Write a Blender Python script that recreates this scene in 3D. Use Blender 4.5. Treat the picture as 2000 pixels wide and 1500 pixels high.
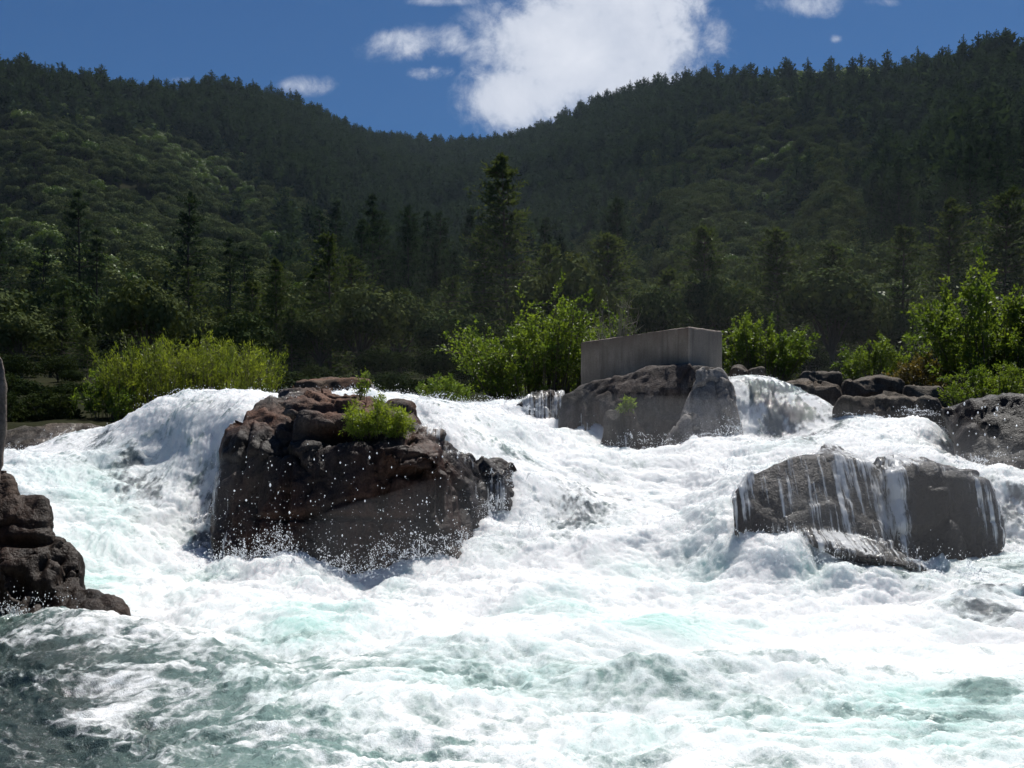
import bpy, bmesh, math, random
import numpy as np
from mathutils import Vector
for o in list(bpy.data.objects): bpy.data.objects.remove(o)
sc = bpy.context.scene
COL = sc.collection
R = math.radians
# ------------------------------------------------------------------ camera
F = 1963.0; HZ = 900.0; EYE = 1.7       # focal length (photo pixels), horizon row, eye height
cam = bpy.data.cameras.new('camera'); co = bpy.data.objects.new('camera', cam); COL.objects.link(co)
cam.sensor_width = 36.0; cam.lens = F / 2000 * 36.0; cam.shift_y = (HZ - 750) / 2000
cam.clip_start = 0.1; cam.clip_end = 20000
co.location = (0, 0, EYE); co.rotation_euler = (R(90), 0, 0)
sc.camera = co
# ------------------------------------------------------------------ light
SUN_AZ, SUN_EL = 24.0, 61.0             # degrees right of the view direction, above the horizon
sd = Vector((math.sin(R(SUN_AZ)) * math.cos(R(SUN_EL)), math.cos(R(SUN_AZ)) * math.cos(R(SUN_EL)), math.sin(R(SUN_EL))))
sl = bpy.data.lights.new('sun', 'SUN'); sl.energy = 5.0; sl.angle = R(0.5); sl.color = (1.0, 0.965, 0.91)
so = bpy.data.objects.new('sun', sl); COL.objects.link(so); so.rotation_euler = sd.to_track_quat('Z', 'Y').to_euler(); so.location = (20, 20, 60)
w = bpy.data.worlds.new('World'); sc.world = w; w.use_nodes = True
nt = w.node_tree; nt.nodes.clear()
def N(nt, t, **kw):
    n = nt.nodes.new(t)
    for k, v in kw.items():
        if k.startswith('i_'):
            key = k[2:].replace('_', ' ')
            key = int(key) if key.isdigit() else key
            n.inputs[key].default_value = v
        else: setattr(n, k, v)
    return n
def M_(nt, op, a, b=None, c=None, clamp=False):
    n = nt.nodes.new('ShaderNodeMath'); n.operation = op; n.use_clamp = clamp
    for i, v in enumerate((a, b, c)):
        if v is None: continue
        if isinstance(v, (int, float)): n.inputs[i].default_value = v
        else: nt.links.new(v, n.inputs[i])
    return n.outputs[0]
sky = N(nt, 'ShaderNodeTexSky', sky_type='NISHITA', sun_disc=False, sun_elevation=R(SUN_EL), sun_rotation=R(SUN_AZ), altitude=500, air_density=1.15, dust_density=0.35, ozone_density=2.2)
bg = N(nt, 'ShaderNodeBackground'); bg.inputs['Strength'].default_value = 0.05
tint = N(nt, 'ShaderNodeMix', data_type='RGBA', blend_type='MULTIPLY'); tint.inputs['Factor'].default_value = 1.0
nt.links.new(sky.outputs[0], tint.inputs[6]); tint.inputs[7].default_value = (0.17, 0.455, 0.77, 1)
nt.links.new(tint.outputs[2], bg.inputs['Color'])
geo = N(nt, 'ShaderNodeTexCoord'); sep = N(nt, 'ShaderNodeSeparateXYZ'); nt.links.new(geo.outputs['Generated'], sep.inputs[0])
yy = M_(nt, 'MAXIMUM', sep.outputs[1], 0.02)
u = M_(nt, 'DIVIDE', sep.outputs[0], yy); v = M_(nt, 'DIVIDE', sep.outputs[2], yy)
cmb = N(nt, 'ShaderNodeCombineXYZ'); nt.links.new(u, cmb.inputs[0]); nt.links.new(v, cmb.inputs[1])
n1 = N(nt, 'ShaderNodeTexNoise', i_Scale=9.0, i_Detail=10.0, i_Roughness=0.66, i_Distortion=0.35); nt.links.new(cmb.outputs[0], n1.inputs['Vector'])
n2 = N(nt, 'ShaderNodeTexNoise', i_Scale=30.0, i_Detail=9.0, i_Roughness=0.68, i_Distortion=0.4); nt.links.new(cmb.outputs[0], n2.inputs['Vector'])
n3 = N(nt, 'ShaderNodeTexNoise', i_Scale=7.0, i_Detail=5.0, i_Roughness=0.5); nt.links.new(cmb.outputs[0], n3.inputs['Vector'])
CL = [(1145, 95, 165, 130, 1.25), (1010, 185, 95, 62, 1.1), (1235, 60, 105, 110, 1.15), (1190, 0, 150, 80, 1.2), (1080, 190, 120, 50, 1.0),
      (808, 88, 100, 36, .66), (755, 80, 50, 26, .64), (845, 140, 52, 17, .62), (885, 80, 42, 30, .70), (940, 112, 50, 40, .52), (1395, 85, 75, 65, .56), (1445, 105, 50, 40, .52), (1320, 20, 45, 55, .8),
      (1575, 8, 85, 30, .76), (1700, 5, 60, 12, .5), (870, 2, 150, 12, .5), (590, 166, 75, 22, .52), (345, 156, 32, 9, .6), (1633, 76, 15, 10, .7),
      (1500, -260, 500, 120, .9), (300, -420, 420, 120, .85), (-700, 80, 380, 110, 1.0), (2900, -50, 420, 170, 1.1), (-400, -500, 300, 150, .8)]
acc = None
for (cx, cy, rx, ry, st) in CL:
    a = M_(nt, 'MULTIPLY', M_(nt, 'SUBTRACT', u, (cx - 1000) / F), F / rx)
    b = M_(nt, 'MULTIPLY', M_(nt, 'SUBTRACT', v, (HZ - cy) / F), F / ry)
    d = M_(nt, 'ADD', M_(nt, 'MULTIPLY', a, a), M_(nt, 'MULTIPLY', b, b))
    g = M_(nt, 'MULTIPLY', M_(nt, 'POWER', 2.0, M_(nt, 'MULTIPLY', d, -0.75)), st)
    acc = g if acc is None else M_(nt, 'MAXIMUM', acc, g)
nn = M_(nt, 'ADD', M_(nt, 'MULTIPLY', M_(nt, 'SUBTRACT', n1.outputs[0], 0.5), 1.7), M_(nt, 'MULTIPLY', M_(nt, 'SUBTRACT', n2.outputs[0], 0.5), 0.75))
den = M_(nt, 'ADD', acc, M_(nt, 'MULTIPLY', nn, M_(nt, 'MINIMUM', M_(nt, 'MULTIPLY', acc, 2.0), 1.0)))
mr = N(nt, 'ShaderNodeMapRange', interpolation_type='SMOOTHSTEP'); nt.links.new(den, mr.inputs[0]); mr.inputs[1].default_value = 0.34; mr.inputs[2].default_value = 0.95
front = M_(nt, 'GREATER_THAN', sep.outputs[1], 0.03)
mask = M_(nt, 'MULTIPLY', mr.outputs[0], front)
cr = N(nt, 'ShaderNodeMapRange'); nt.links.new(M_(nt, 'ADD', M_(nt, 'MULTIPLY', n3.outputs[0], 0.7), M_(nt, 'MULTIPLY', den, 0.35)), cr.inputs[0]); cr.inputs[1].default_value = .42; cr.inputs[2].default_value = 1.0
cc = N(nt, 'ShaderNodeMix', data_type='RGBA'); nt.links.new(cr.outputs[0], cc.inputs[0]); cc.inputs[6].default_value = (.40, .45, .56, 1); cc.inputs[7].default_value = (.72, .74, .80, 1)
bgc = N(nt, 'ShaderNodeBackground'); nt.links.new(cc.outputs[2], bgc.inputs[0]); bgc.inputs[1].default_value = 0.88
mx = N(nt, 'ShaderNodeMixShader'); nt.links.new(mask, mx.inputs[0]); nt.links.new(bg.outputs[0], mx.inputs[1]); nt.links.new(bgc.outputs[0], mx.inputs[2])
wo = N(nt, 'ShaderNodeOutputWorld'); nt.links.new(mx.outputs[0], wo.inputs['Surface'])
w.cycles.sampling_method = 'MANUAL'; w.cycles.sample_map_resolution = 512
vs = sc.view_settings; vs.view_transform = 'Standard'; vs.look = 'None'; vs.exposure = 0.38; vs.gamma = 1.0; vs.use_curve_mapping = False
cy = sc.cycles
cy.max_bounces = 6; cy.diffuse_bounces = 3; cy.glossy_bounces = 2; cy.transmission_bounces = 2; cy.transparent_max_bounces = 12; cy.volume_bounces = 0
cy.sample_clamp_indirect = 4.0; cy.caustics_reflective = False; cy.caustics_refractive = False
cy.use_denoising = True

# ------------------------------------------------------------------ helpers
rng = np.random.default_rng(7)
def W(px, py, y): return np.array([(px - 1000.0) / F * y, y, EYE - (py - HZ) / F * y])
def PX(P): return 1000 + F * P[..., 0] / P[..., 1], HZ - F * (P[..., 2] - EYE) / P[..., 1]
_perm = np.random.default_rng(3).permutation(256); _perm = np.concatenate([_perm, _perm]).astype(np.int32)
_g = np.random.default_rng(5).normal(size=(256, 3)); _g /= np.linalg.norm(_g, axis=1)[:, None]; _g = _g.astype(np.float32)
def perlin(p):
    sh = p.shape[:-1]; p = p.reshape(-1, 3).astype(np.float32)
    fl = np.floor(p); i = fl.astype(np.int64) & 255; f = p - fl; s = f * f * f * (f * (f * 6 - 15) + 10)
    out = np.zeros(len(p), np.float32)
    for dx in (0, 1):
        a = _perm[(i[:, 0] + dx) & 255]; wx = s[:, 0] if dx else 1 - s[:, 0]
        for dy in (0, 1):
            b = _perm[a + ((i[:, 1] + dy) & 255)]; wy = s[:, 1] if dy else 1 - s[:, 1]
            for dz in (0, 1):
                g = _g[_perm[b + ((i[:, 2] + dz) & 255)]]; wz = s[:, 2] if dz else 1 - s[:, 2]
                out += wx * wy * wz * ((f[:, 0] - dx) * g[:, 0] + (f[:, 1] - dy) * g[:, 1] + (f[:, 2] - dz) * g[:, 2])
    return (out * 1.6).reshape(sh)
def fbm(p, sc_=1.0, oct=4, gain=0.5, seed=0.0, billow=False):
    t = 0; a = 1.0; n = 0
    for k in range(oct):
        q = perlin(p * (sc_ * 2.03 ** k) + seed + 17.3 * k)
        t = t + a * (np.abs(q) * 2 - .5 if billow else q); n += a; a *= gain
    return t / n
def sstep(a, b, x):
    t = np.clip((x - a) / (b - a), 0, 1); return t * t * (3 - 2 * t)
def mesh_np(name, V, Fc, mat, smooth=False, attrs=None, parent=None):
    """V (n,3); Fc (m,k) all faces with k corners"""
    me = bpy.data.meshes.new(name); V = np.ascontiguousarray(V, np.float32); Fc = np.ascontiguousarray(Fc, np.int32); m, k = Fc.shape
    me.vertices.add(len(V)); me.vertices.foreach_set('co', V.ravel())
    me.loops.add(m * k); me.loops.foreach_set('vertex_index', Fc.ravel())
    me.polygons.add(m); me.polygons.foreach_set('loop_start', np.arange(0, m * k, k, dtype=np.int32)); me.polygons.foreach_set('loop_total', np.full(m, k, np.int32))
    if smooth: me.polygons.foreach_set('use_smooth', np.ones(m, bool))
    me.update(calc_edges=True)
    for an, av in (attrs or {}).items():
        av = np.asarray(av, np.float32)
        if av.ndim == 1: at = me.attributes.new(an, 'FLOAT', 'POINT'); at.data.foreach_set('value', av)
        else: at = me.attributes.new(an, 'FLOAT_VECTOR', 'POINT'); at.data.foreach_set('vector', av.ravel())
    for m_ in (mat if isinstance(mat, (list, tuple)) else [mat]): me.materials.append(m_)
    o = bpy.data.objects.new(name, me); COL.objects.link(o)
    if parent is not None: o.parent = parent
    return o
def tag(o, label=None, cat=None, group=None, kind=None):
    if label: o['label'] = label
    if cat: o['category'] = cat
    if group: o['group'] = group
    if kind: o['kind'] = kind
    return o
def empty(name, loc):
    o = bpy.data.objects.new(name, None); COL.objects.link(o); o.location = loc; o.empty_display_size = .1; return o
def leaves(P, D, L, Wd, fold=0.25):
    """diamond leaves: base P, direction D (unit), length L, width Wd -> V, F"""
    n = len(P); r = rng.normal(size=(n, 3)); S = np.cross(D, r); S /= np.linalg.norm(S, axis=1)[:, None] + 1e-9
    U = np.cross(S, D); L = np.broadcast_to(L, n)[:, None]; Wd = np.broadcast_to(Wd, n)[:, None]
    mid = P + D * L * .45 + U * Wd * fold
    V = np.stack([P, mid + S * Wd * .5, P + D * L, mid - S * Wd * .5], 1).reshape(-1, 3)
    return V, np.arange(4 * n).reshape(n, 4)
def unit(a): return a / (np.linalg.norm(a, axis=-1, keepdims=True) + 1e-9)
def tubes(lines, sides=5):
    """lines: list of (pts (k,3), radii (k)) -> V, F (quads)"""
    VV, FF, off = [], [], 0
    an = np.arange(sides) / sides * 2 * np.pi
    for pts, rad in lines:
        pts = np.asarray(pts, float); k = len(pts); T = unit(np.gradient(pts, axis=0))
        ref = np.array([0.31, .9, .13]) if abs(T[0, 2]) > .7 else np.array([0, 0, 1.]); A = unit(np.cross(T, ref)); B = np.cross(T, A)
        ring = pts[:, None] + (A[:, None] * np.cos(an)[None, :, None] + B[:, None] * np.sin(an)[None, :, None]) * np.asarray(rad, float)[:, None, None]
        VV.append(ring.reshape(-1, 3))
        i = np.arange(k - 1)[:, None] * sides + np.arange(sides)[None]; j = np.arange(k - 1)[:, None] * sides + (np.arange(sides)[None] + 1) % sides
        FF.append((np.stack([i, j, j + sides, i + sides], -1).reshape(-1, 4)) + off); off += k * sides
    return np.concatenate(VV), np.concatenate(FF)

# ------------------------------------------------------------------ materials
def mat(name):
    m = bpy.data.materials.new(name); m.use_nodes = True; nt = m.node_tree
    p = nt.nodes['Principled BSDF']; return m, nt, p, nt.nodes['Material Output']
def ramp(nt, fac, stops):
    n = nt.nodes.new('ShaderNodeValToRGB'); e = n.color_ramp.elements
    while len(e) < len(stops): e.new(0.5)
    for i, (pos, c) in enumerate(stops): e[i].position = pos; e[i].color = (*c, 1) if len(c) == 3 else c
    nt.links.new(fac, n.inputs[0]); return n.outputs[0]
def noise(nt, scale, detail=4, rough=.55, vec=None, sc3=None, dist=0.0):
    n = N(nt, 'ShaderNodeTexNoise', i_Scale=scale, i_Detail=detail, i_Roughness=rough, i_Distortion=dist)
    if vec is None: vec = N(nt, 'ShaderNodeNewGeometry').outputs['Position']
    if sc3:
        mp = N(nt, 'ShaderNodeMapping'); mp.inputs['Scale'].default_value = sc3; nt.links.new(vec, mp.inputs[0]); vec = mp.outputs[0]
    nt.links.new(vec, n.inputs['Vector']); return n.outputs[0]
def mixc(nt, f, a, b, bt='MIX'):
    n = N(nt, 'ShaderNodeMix', data_type='RGBA', blend_type=bt)
    for s, v in ((n.inputs[0], f), (n.inputs[6], a), (n.inputs[7], b)):
        if isinstance(v, (int, float)): s.default_value = v
        elif isinstance(v, tuple): s.default_value = (*v, 1) if len(v) == 3 else v
        else: nt.links.new(v, s)
    return n.outputs[2]
def attr(nt, name): n = N(nt, 'ShaderNodeAttribute', attribute_name=name); return n
def bump(nt, h, strength, dist, p):
    b = N(nt, 'ShaderNodeBump'); b.inputs['Strength'].default_value = strength; b.inputs['Distance'].default_value = dist
    nt.links.new(h, b.inputs['Height']); nt.links.new(b.outputs[0], p.inputs['Normal']); return b

def leaf_mat(name, c1, c2, trans=0.35, rough=.5, objrand=True, tc=None, spec=.3):
    m, nt, p, out = mat(name)
    r = attr(nt, 'v').outputs['Fac']
    if objrand:
        oi = N(nt, 'ShaderNodeObjectInfo'); r = M_(nt, 'ADD', M_(nt, 'MULTIPLY', r, .5), M_(nt, 'MULTIPLY', oi.outputs['Random'], .5))
    c = mixc(nt, r, c1, c2); nt.links.new(c, p.inputs['Base Color']); p.inputs['Roughness'].default_value = rough; p.inputs['Specular IOR Level'].default_value = spec
    t = N(nt, 'ShaderNodeBsdfTranslucent'); nt.links.new(mixc(nt, 1.0, c, tc or (1.5, 1.5, .6), 'MULTIPLY'), t.inputs[0])
    mx = N(nt, 'ShaderNodeMixShader', i_0=trans); nt.links.new(p.outputs[0], mx.inputs[1]); nt.links.new(t.outputs[0], mx.inputs[2]); nt.links.new(mx.outputs[0], out.inputs[0])
    return m
def bark_mat(name, c1, c2):
    m, nt, p, out = mat(name); f = noise(nt, 14, 5, .6, sc3=(1, 1, .25)); nt.links.new(mixc(nt, f, c1, c2), p.inputs['Base Color']); p.inputs['Roughness'].default_value = .9
    bump(nt, f, .6, .02, p); return m

MAT = {}
MAT['conifer'] = leaf_mat('conifer_needles', (.014, .028, .018), (.046, .070, .040), .15, rough=1, spec=0)
MAT['pine'] = leaf_mat('pine_needles', (.030, .052, .024), (.085, .108, .048), .25, rough=.9, spec=.05)
MAT['oak'] = leaf_mat('oak_leaves', (.026, .046, .018), (.105, .120, .050), .10, rough=1, spec=0)
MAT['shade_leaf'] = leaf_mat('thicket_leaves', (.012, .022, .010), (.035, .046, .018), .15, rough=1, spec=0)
MAT['fresh'] = leaf_mat('fresh_leaves', (.045, .09, .016), (.13, .18, .035), .22, spec=.1)
MAT['willow'] = leaf_mat('willow_leaves', (.10, .14, .02), (.22, .26, .045), .42, objrand=False)
MAT['alder'] = leaf_mat('alder_leaves', (.06, .105, .02), (.16, .215, .04), .42, objrand=False, spec=.2, rough=.5)
MAT['shrub'] = leaf_mat('shrub_leaves', (.07, .13, .015), (.22, .27, .035), .45, objrand=False, spec=.3)
MAT['rust'] = leaf_mat('rusty_leaves', (.08, .085, .025), (.22, .15, .05), .3, objrand=False)
MAT['bark'] = bark_mat('bark', (.05, .038, .028), (.12, .09, .07))
MAT['twig'] = bark_mat('grey_twig', (.16, .14, .11), (.30, .27, .22))

def rock_mat(name, wet_lo, wet_hi, red=.5, base=((.035, .030, .028), (.15, .125, .11)), redc=(.22, .105, .065), grey=0.0):
    """dry rock above, dark wet glossy rock near the water (wet_lo..wet_hi = heights)"""
    m, nt, p, out = mat(name)
    g = N(nt, 'ShaderNodeNewGeometry'); sp = N(nt, 'ShaderNodeSeparateXYZ'); nt.links.new(g.outputs['Position'], sp.inputs[0])
    n1 = noise(nt, 1.6, 6, .6); n2 = noise(nt, 7, 6, .65, sc3=(1, 1, .3)); n3 = noise(nt, 32, 4, .6); n4 = noise(nt, .9, 4, .5, sc3=(1, 1, .5))
    c = ramp(nt, M_(nt, 'ADD', M_(nt, 'MULTIPLY', n1, .45), M_(nt, 'MULTIPLY', n2, .55)), [(.25, base[0]), (.5, tuple((a + b) * .45 for a, b in zip(*base))), (.72, base[1])])
    rf = M_(nt, 'MULTIPLY', ramp(nt, n4, [(.42, (0, 0, 0)), (.58, (1, 1, 1))]), red)
    c = mixc(nt, rf, c, mixc(nt, n2, tuple(x * .5 for x in redc), redc))
    if grey: c = mixc(nt, M_(nt, 'MULTIPLY', ramp(nt, n2, [(.45, (0, 0, 0)), (.65, (1, 1, 1))]), grey), c, (.30, .28, .26))
    # vertical mineral streaks
    st = noise(nt, 5, 5, .7, sc3=(1, 1, .06)); c = mixc(nt, M_(nt, 'MULTIPLY', ramp(nt, st, [(.5, (0, 0, 0)), (.66, (1, 1, 1))]), .6), c, (.022, .02, .018))
    fine = ramp(nt, n3, [(.3, (.55, .55, .55)), (.7, (1.25, 1.25, 1.25))]); c = mixc(nt, 1.0, c, fine, 'MULTIPLY')
    wh = M_(nt, 'ADD', sp.outputs[2], M_(nt, 'MULTIPLY', M_(nt, 'SUBTRACT', noise(nt, 1.2, 4, .6), .5), 1.6))
    wr = N(nt, 'ShaderNodeMapRange', interpolation_type='SMOOTHSTEP'); nt.links.new(wh, wr.inputs[0]); wr.inputs[1].default_value = wet_lo; wr.inputs[2].default_value = wet_hi; wr.inputs[3].default_value = 1; wr.inputs[4].default_value = 0
    wet = wr.outputs[0]
    c = mixc(nt, wet, c, mixc(nt, 1.0, c, (.34, .33, .34), 'MULTIPLY')); nt.links.new(c, p.inputs['Base Color'])
    rr = N(nt, 'ShaderNodeMapRange'); nt.links.new(wet, rr.inputs[0]); rr.inputs[3].default_value = .8; rr.inputs[4].default_value = .45; p.inputs['Specular IOR Level'].default_value = .12; nt.links.new(rr.outputs[0], p.inputs['Roughness'])
    h = M_(nt, 'ADD', M_(nt, 'MULTIPLY', n2, 1.0), M_(nt, 'MULTIPLY', n3, .5)); bump(nt, h, .75, .05, p)
    return m
MAT['boulder'] = rock_mat('boulder_rock', 1.8, 2.7, .7)
MAT['pier_rock'] = rock_mat('pier_rock', 1.6, 2.3, .15, base=((.024, .023, .023), (.095, .09, .086)), grey=.15)
MAT['slab_rock'] = rock_mat('slab_rock', 1.2, 2.0, .1, base=((.12, .115, .11), (.36, .34, .32)), grey=.3)
MAT['bank_rock'] = rock_mat('bank_rock', 1.9, 2.6, .12, base=((.04, .035, .028), (.16, .14, .115)))
MAT['wet_rock'] = rock_mat('wet_rock', 3.6, 4.6, .25, base=((.028, .026, .026), (.095, .09, .086)))
MAT['dark_rock'] = rock_mat('dark_rock', 3.8, 4.8, .2, base=((.025, .024, .022), (.085, .08, .072)))
MAT['earth'] = rock_mat('earth', -3, -2, .9, base=((.05, .035, .025), (.14, .10, .07)), redc=(.20, .11, .07))
MAT['fore_rock'] = rock_mat('fore_rock', .9, 1.9, .3, base=((.04, .03, .024), (.17, .13, .10)))
MAT['left_rock'] = rock_mat('left_rock', .2, .5, .3, base=((.10, .085, .075), (.26, .225, .195)))

# ------------------------------------------------------------------ rocks
def worley(p):
    fl = np.floor(p); d1 = np.full(len(p), 9.); d2 = np.full(len(p), 9.); idc = np.zeros(len(p)); rel = np.zeros(len(p))
    for dx in (-1, 0, 1):
        for dy in (-1, 0, 1):
            for dz in (-1, 0, 1):
                c = fl + (dx, dy, dz); h = np.sin(c @ np.array([[127.1, 269.5, 113.5], [311.7, 183.3, 271.9], [74.7, 246.1, 124.6]])) * 43758.5453
                q = c + (h - np.floor(h)); d = np.linalg.norm(q - p, axis=1); hid = (h[:, 0] * 3.7) % 1.0; rv = unit(h % 1.0 - .5); rl = ((p - q) * rv).sum(1)
                n = d < d1; d2 = np.where(n, d1, np.minimum(d2, d)); idc = np.where(n, hid, idc); rel = np.where(n, rl, rel); d1 = np.where(n, d, d1)
    return d1, d2, idc, rel
def rock(name, hulls, mat_, label, vox=.05, amp=.10, crack=.06, cat='rock', group=None, carve=(), strat=.35, cell=1.3, smooth=2):
    bm = bmesh.new()
    for h in hulls:
        b2 = bmesh.new()
        for p in h: b2.verts.new(W(*p))
        r = bmesh.ops.convex_hull(b2, input=b2.verts); dele = [g for g in r['geom_interior'] + r['geom_unused'] if isinstance(g, bmesh.types.BMVert)]
        bmesh.ops.delete(b2, geom=list(set(dele)), context='VERTS')
        bmesh.ops.recalc_face_normals(b2, faces=b2.faces)
        t = bpy.data.meshes.new('t'); b2.to_mesh(t); b2.free(); bm.from_mesh(t); bpy.data.meshes.remove(t)
    me = bpy.data.meshes.new(name); bm.to_mesh(me); bm.free()
    o = bpy.data.objects.new(name, me); COL.objects.link(o)
    md = o.modifiers.new('r', 'REMESH'); md.mode = 'VOXEL'; md.voxel_size = vox
    ms = o.modifiers.new('s', 'SMOOTH'); ms.factor = .5; ms.iterations = smooth
    dg = bpy.context.evaluated_depsgraph_get(); me2 = bpy.data.meshes.new_from_object(o.evaluated_get(dg)); o.modifiers.clear(); o.data = me2; me2.name = name
    n = len(me2.vertices); V = np.empty(n * 3, np.float32); me2.vertices.foreach_get('co', V); V = V.reshape(-1, 3).astype(float)
    Nn = np.empty(n * 3, np.float32); me2.vertex_normals.foreach_get('vector', Nn); Nn = Nn.reshape(-1, 3)
    q = V * np.array([1, 1, strat]) + .35 * np.stack([fbm(V, .9, 2, seed=s) for s in (1.3, 5.7, 9.1)], -1)
    d1, d2, idc, rel = worley(q * cell); e = d2 - d1
    disp = (idc - .5) * 1.3 * crack + 1.5 * crack * rel - crack * .5 * np.exp(-(e / .05) ** 2)
    d1, d2, idc, rel = worley(q * cell * 2.7 * np.array([1, 1, .6]) + 5); e = d2 - d1
    disp += (idc - .5) * .35 * crack + .5 * crack * rel - crack * .22 * np.exp(-(e / .06) ** 2)
    disp += amp * fbm(V, 1.0, 5, .5, seed=2.2) + amp * .30 * fbm(V * np.array([1, 1, .3]), 4.5, 4, .65, seed=8) + .012 * fbm(V, 13, 2, .6, seed=18) + amp * .35 * fbm(V * np.array([1, 1, .12]), 3.2, 3, .55, seed=28)
    for (px, py, y, rad, dep) in carve:
        c = W(px, py, y); r = np.array(rad) if isinstance(rad, tuple) else np.array([rad] * 3)
        disp -= dep * np.exp(-(((V - c) / r) ** 2).sum(1) ** 1.5)
    V = V + Nn * disp[:, None]
    me2.vertices.foreach_set('co', V.astype(np.float32).ravel()); me2.update()
    me2.polygons.foreach_set('use_smooth', np.ones(len(me2.polygons), bool))
    me2.materials.clear(); me2.materials.append(mat_); bpy.data.meshes.remove(me)
    tag(o, label, cat, group); return o
def box(px0, px1, pt, pb, y0, y1, jit=6, topin=.12, seed=0):
    """loose block between photo columns/rows and depths, as a hull"""
    r = np.random.default_rng(seed); pts = []
    for (x, y) in ((px0, y0), (px1, y0), (px0, y1), (px1, y1)):
        s = y / y0
        w_ = (px1 - px0) * topin; xi = x + (w_ if x == px0 else -w_)
        for xx, pp in ((x, pb), (xi, pt), ((x + xi) / 2, (pt * .7 + pb * .3))):
            q = W(xx, pp, y0); px = xx if y == y0 else xx; z = q[2]
            pts.append((px + r.uniform(-jit, jit), HZ - F * (z - EYE) / y + r.uniform(-jit, jit), y))
    mx_ = (px0 + px1) / 2; pts.append((mx_ + r.uniform(-jit, jit) * 2, pt - abs(r.normal()) * jit, (y0 + y1) / 2))
    pts.append((mx_, (pt + pb) / 2, y0 - .06 * (y1 - y0)))
    return pts

boulder = rock('boulder', [
    [(428, 960, 15.1), (446, 850, 15.7), (405, 1135, 14.5), (500, 1170, 14.1), (740, 1170, 14.05), (905, 1120, 14.35), (520, 880, 15.0), (760, 870, 14.75), (845, 905, 14.8), (905, 960, 14.95),
     (472, 806, 16.1), (525, 775, 16.9), (600, 757, 17.3), (700, 765, 17.4), (800, 790, 17.2), (600, 815, 15.6), (740, 835, 15.25), (830, 850, 15.7), (470, 1050, 17.8), (900, 1050, 17.8), (440, 900, 16.8)],
    [(540, 782, 15.7), (610, 760, 16.2), (705, 772, 16.2), (720, 812, 15.4), (590, 812, 15.3), (560, 860, 15.2), (700, 850, 15.1)],
    [(735, 870, 14.6), (800, 860, 14.75), (850, 880, 14.6), (862, 935, 14.55), (790, 912, 14.5), (745, 900, 14.52), (760, 880, 15.4), (860, 880, 15.4)],
    [(820, 838, 15.4), (885, 885, 15.5), (930, 896, 16.0), (1000, 912, 16.6), (1000, 975, 16.1), (935, 1000, 15.1), (925, 1100, 14.6), (800, 1120, 14.4), (830, 1000, 14.9), (900, 1050, 17.5), (1000, 1050, 17.5), (885, 900, 17)],
    ], MAT['boulder'], 'huge dark boulder in mid river with red-brown top and a leafy shrub growing on it', vox=.042, amp=.13, crack=.10, cat='boulder',
    carve=[(665, 845, 15.0, (.42, .5, .10), .40), (560, 835, 15.3, (.10, .5, .30), .25), (600, 800, 15.7, (.5, .3, .06), .14), (800, 925, 14.5, (.35, .4, .06), .22), (640, 1010, 14.4, (1.2, .4, .05), .14), (480, 880, 15.4, (.06, .5, .5), .18),
           (860, 960, 14.7, (.05, .4, .5), .14), (560, 960, 14.7, (.05, .4, .6), .12), (745, 1000, 14.5, (.05, .4, .6), .12), (700, 780, 16.0, (.5, .2, .05), .1)])
pier = rock('outcrop', [
    [(1092, 775, 21.6), (1150, 745, 21.6), (1260, 722, 21.4), (1345, 712, 21.0), (1400, 716, 21.3), (1085, 880, 21.0), (1160, 830, 20.9), (1240, 905, 20.2), (1330, 900, 20.0), (1430, 880, 20.4), (1300, 770, 20.7), (1200, 790, 20.9), (1435, 790, 21.3), (1415, 735, 21.6), (1090, 800, 25), (1430, 760, 25), (1300, 750, 25.5), (1400, 900, 24), (1100, 880, 24)],
    [(1180, 800, 20.6), (1230, 790, 20.5), (1260, 830, 20.2), (1290, 890, 20.0), (1150, 890, 20.4), (1190, 830, 20.3), (1240, 850, 21.5), (1170, 850, 21.5)],
    ], MAT['pier_rock'], 'dark grey rock outcrop carrying the concrete block above the rapids', vox=.05, amp=.08, crack=.05, cell=.9, cat='rock outcrop',
    carve=[(1160, 830, 20.8, (.12, .5, .5), .3), (1130, 820, 20.9, (.08, .5, .5), .25), (1320, 790, 20.5, (.35, .4, .25), .25), (1220, 830, 20.3, (.1, .3, .3), .2)])
slab = rock('rock_slab', [
    [(1362, 722, 20.75), (1408, 716, 20.9), (1420, 735, 21.0), (1457, 860, 20.4), (1430, 880, 20.2), (1330, 895, 19.85), (1300, 890, 19.95), (1385, 790, 20.35), (1340, 850, 20.1), (1440, 880, 21.2), (1400, 740, 21.6), (1320, 880, 20.8)],
    [(1300, 850, 20.0), (1345, 800, 20.2), (1370, 805, 20.0), (1385, 880, 19.8), (1290, 895, 19.8), (1340, 850, 20.6)],
    ], MAT['slab_rock'], 'pale grey leaning slab of rock under the right end of the concrete block', vox=.045, amp=.06, crack=.07, cat='rock', strat=.12)
drip = rock('drip_ledge', [
    [(992, 800, 22.2), (1040, 768, 22.4), (1100, 765, 22.3), (1105, 860, 21.6), (1060, 860, 21.6), (1010, 840, 21.9), (1000, 810, 24), (1100, 770, 24)],
    ], MAT['wet_rock'], 'small dark ledge streaked with thin falls just left of the outcrop', vox=.05, amp=.08, crack=.08, cat='rock ledge')
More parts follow.
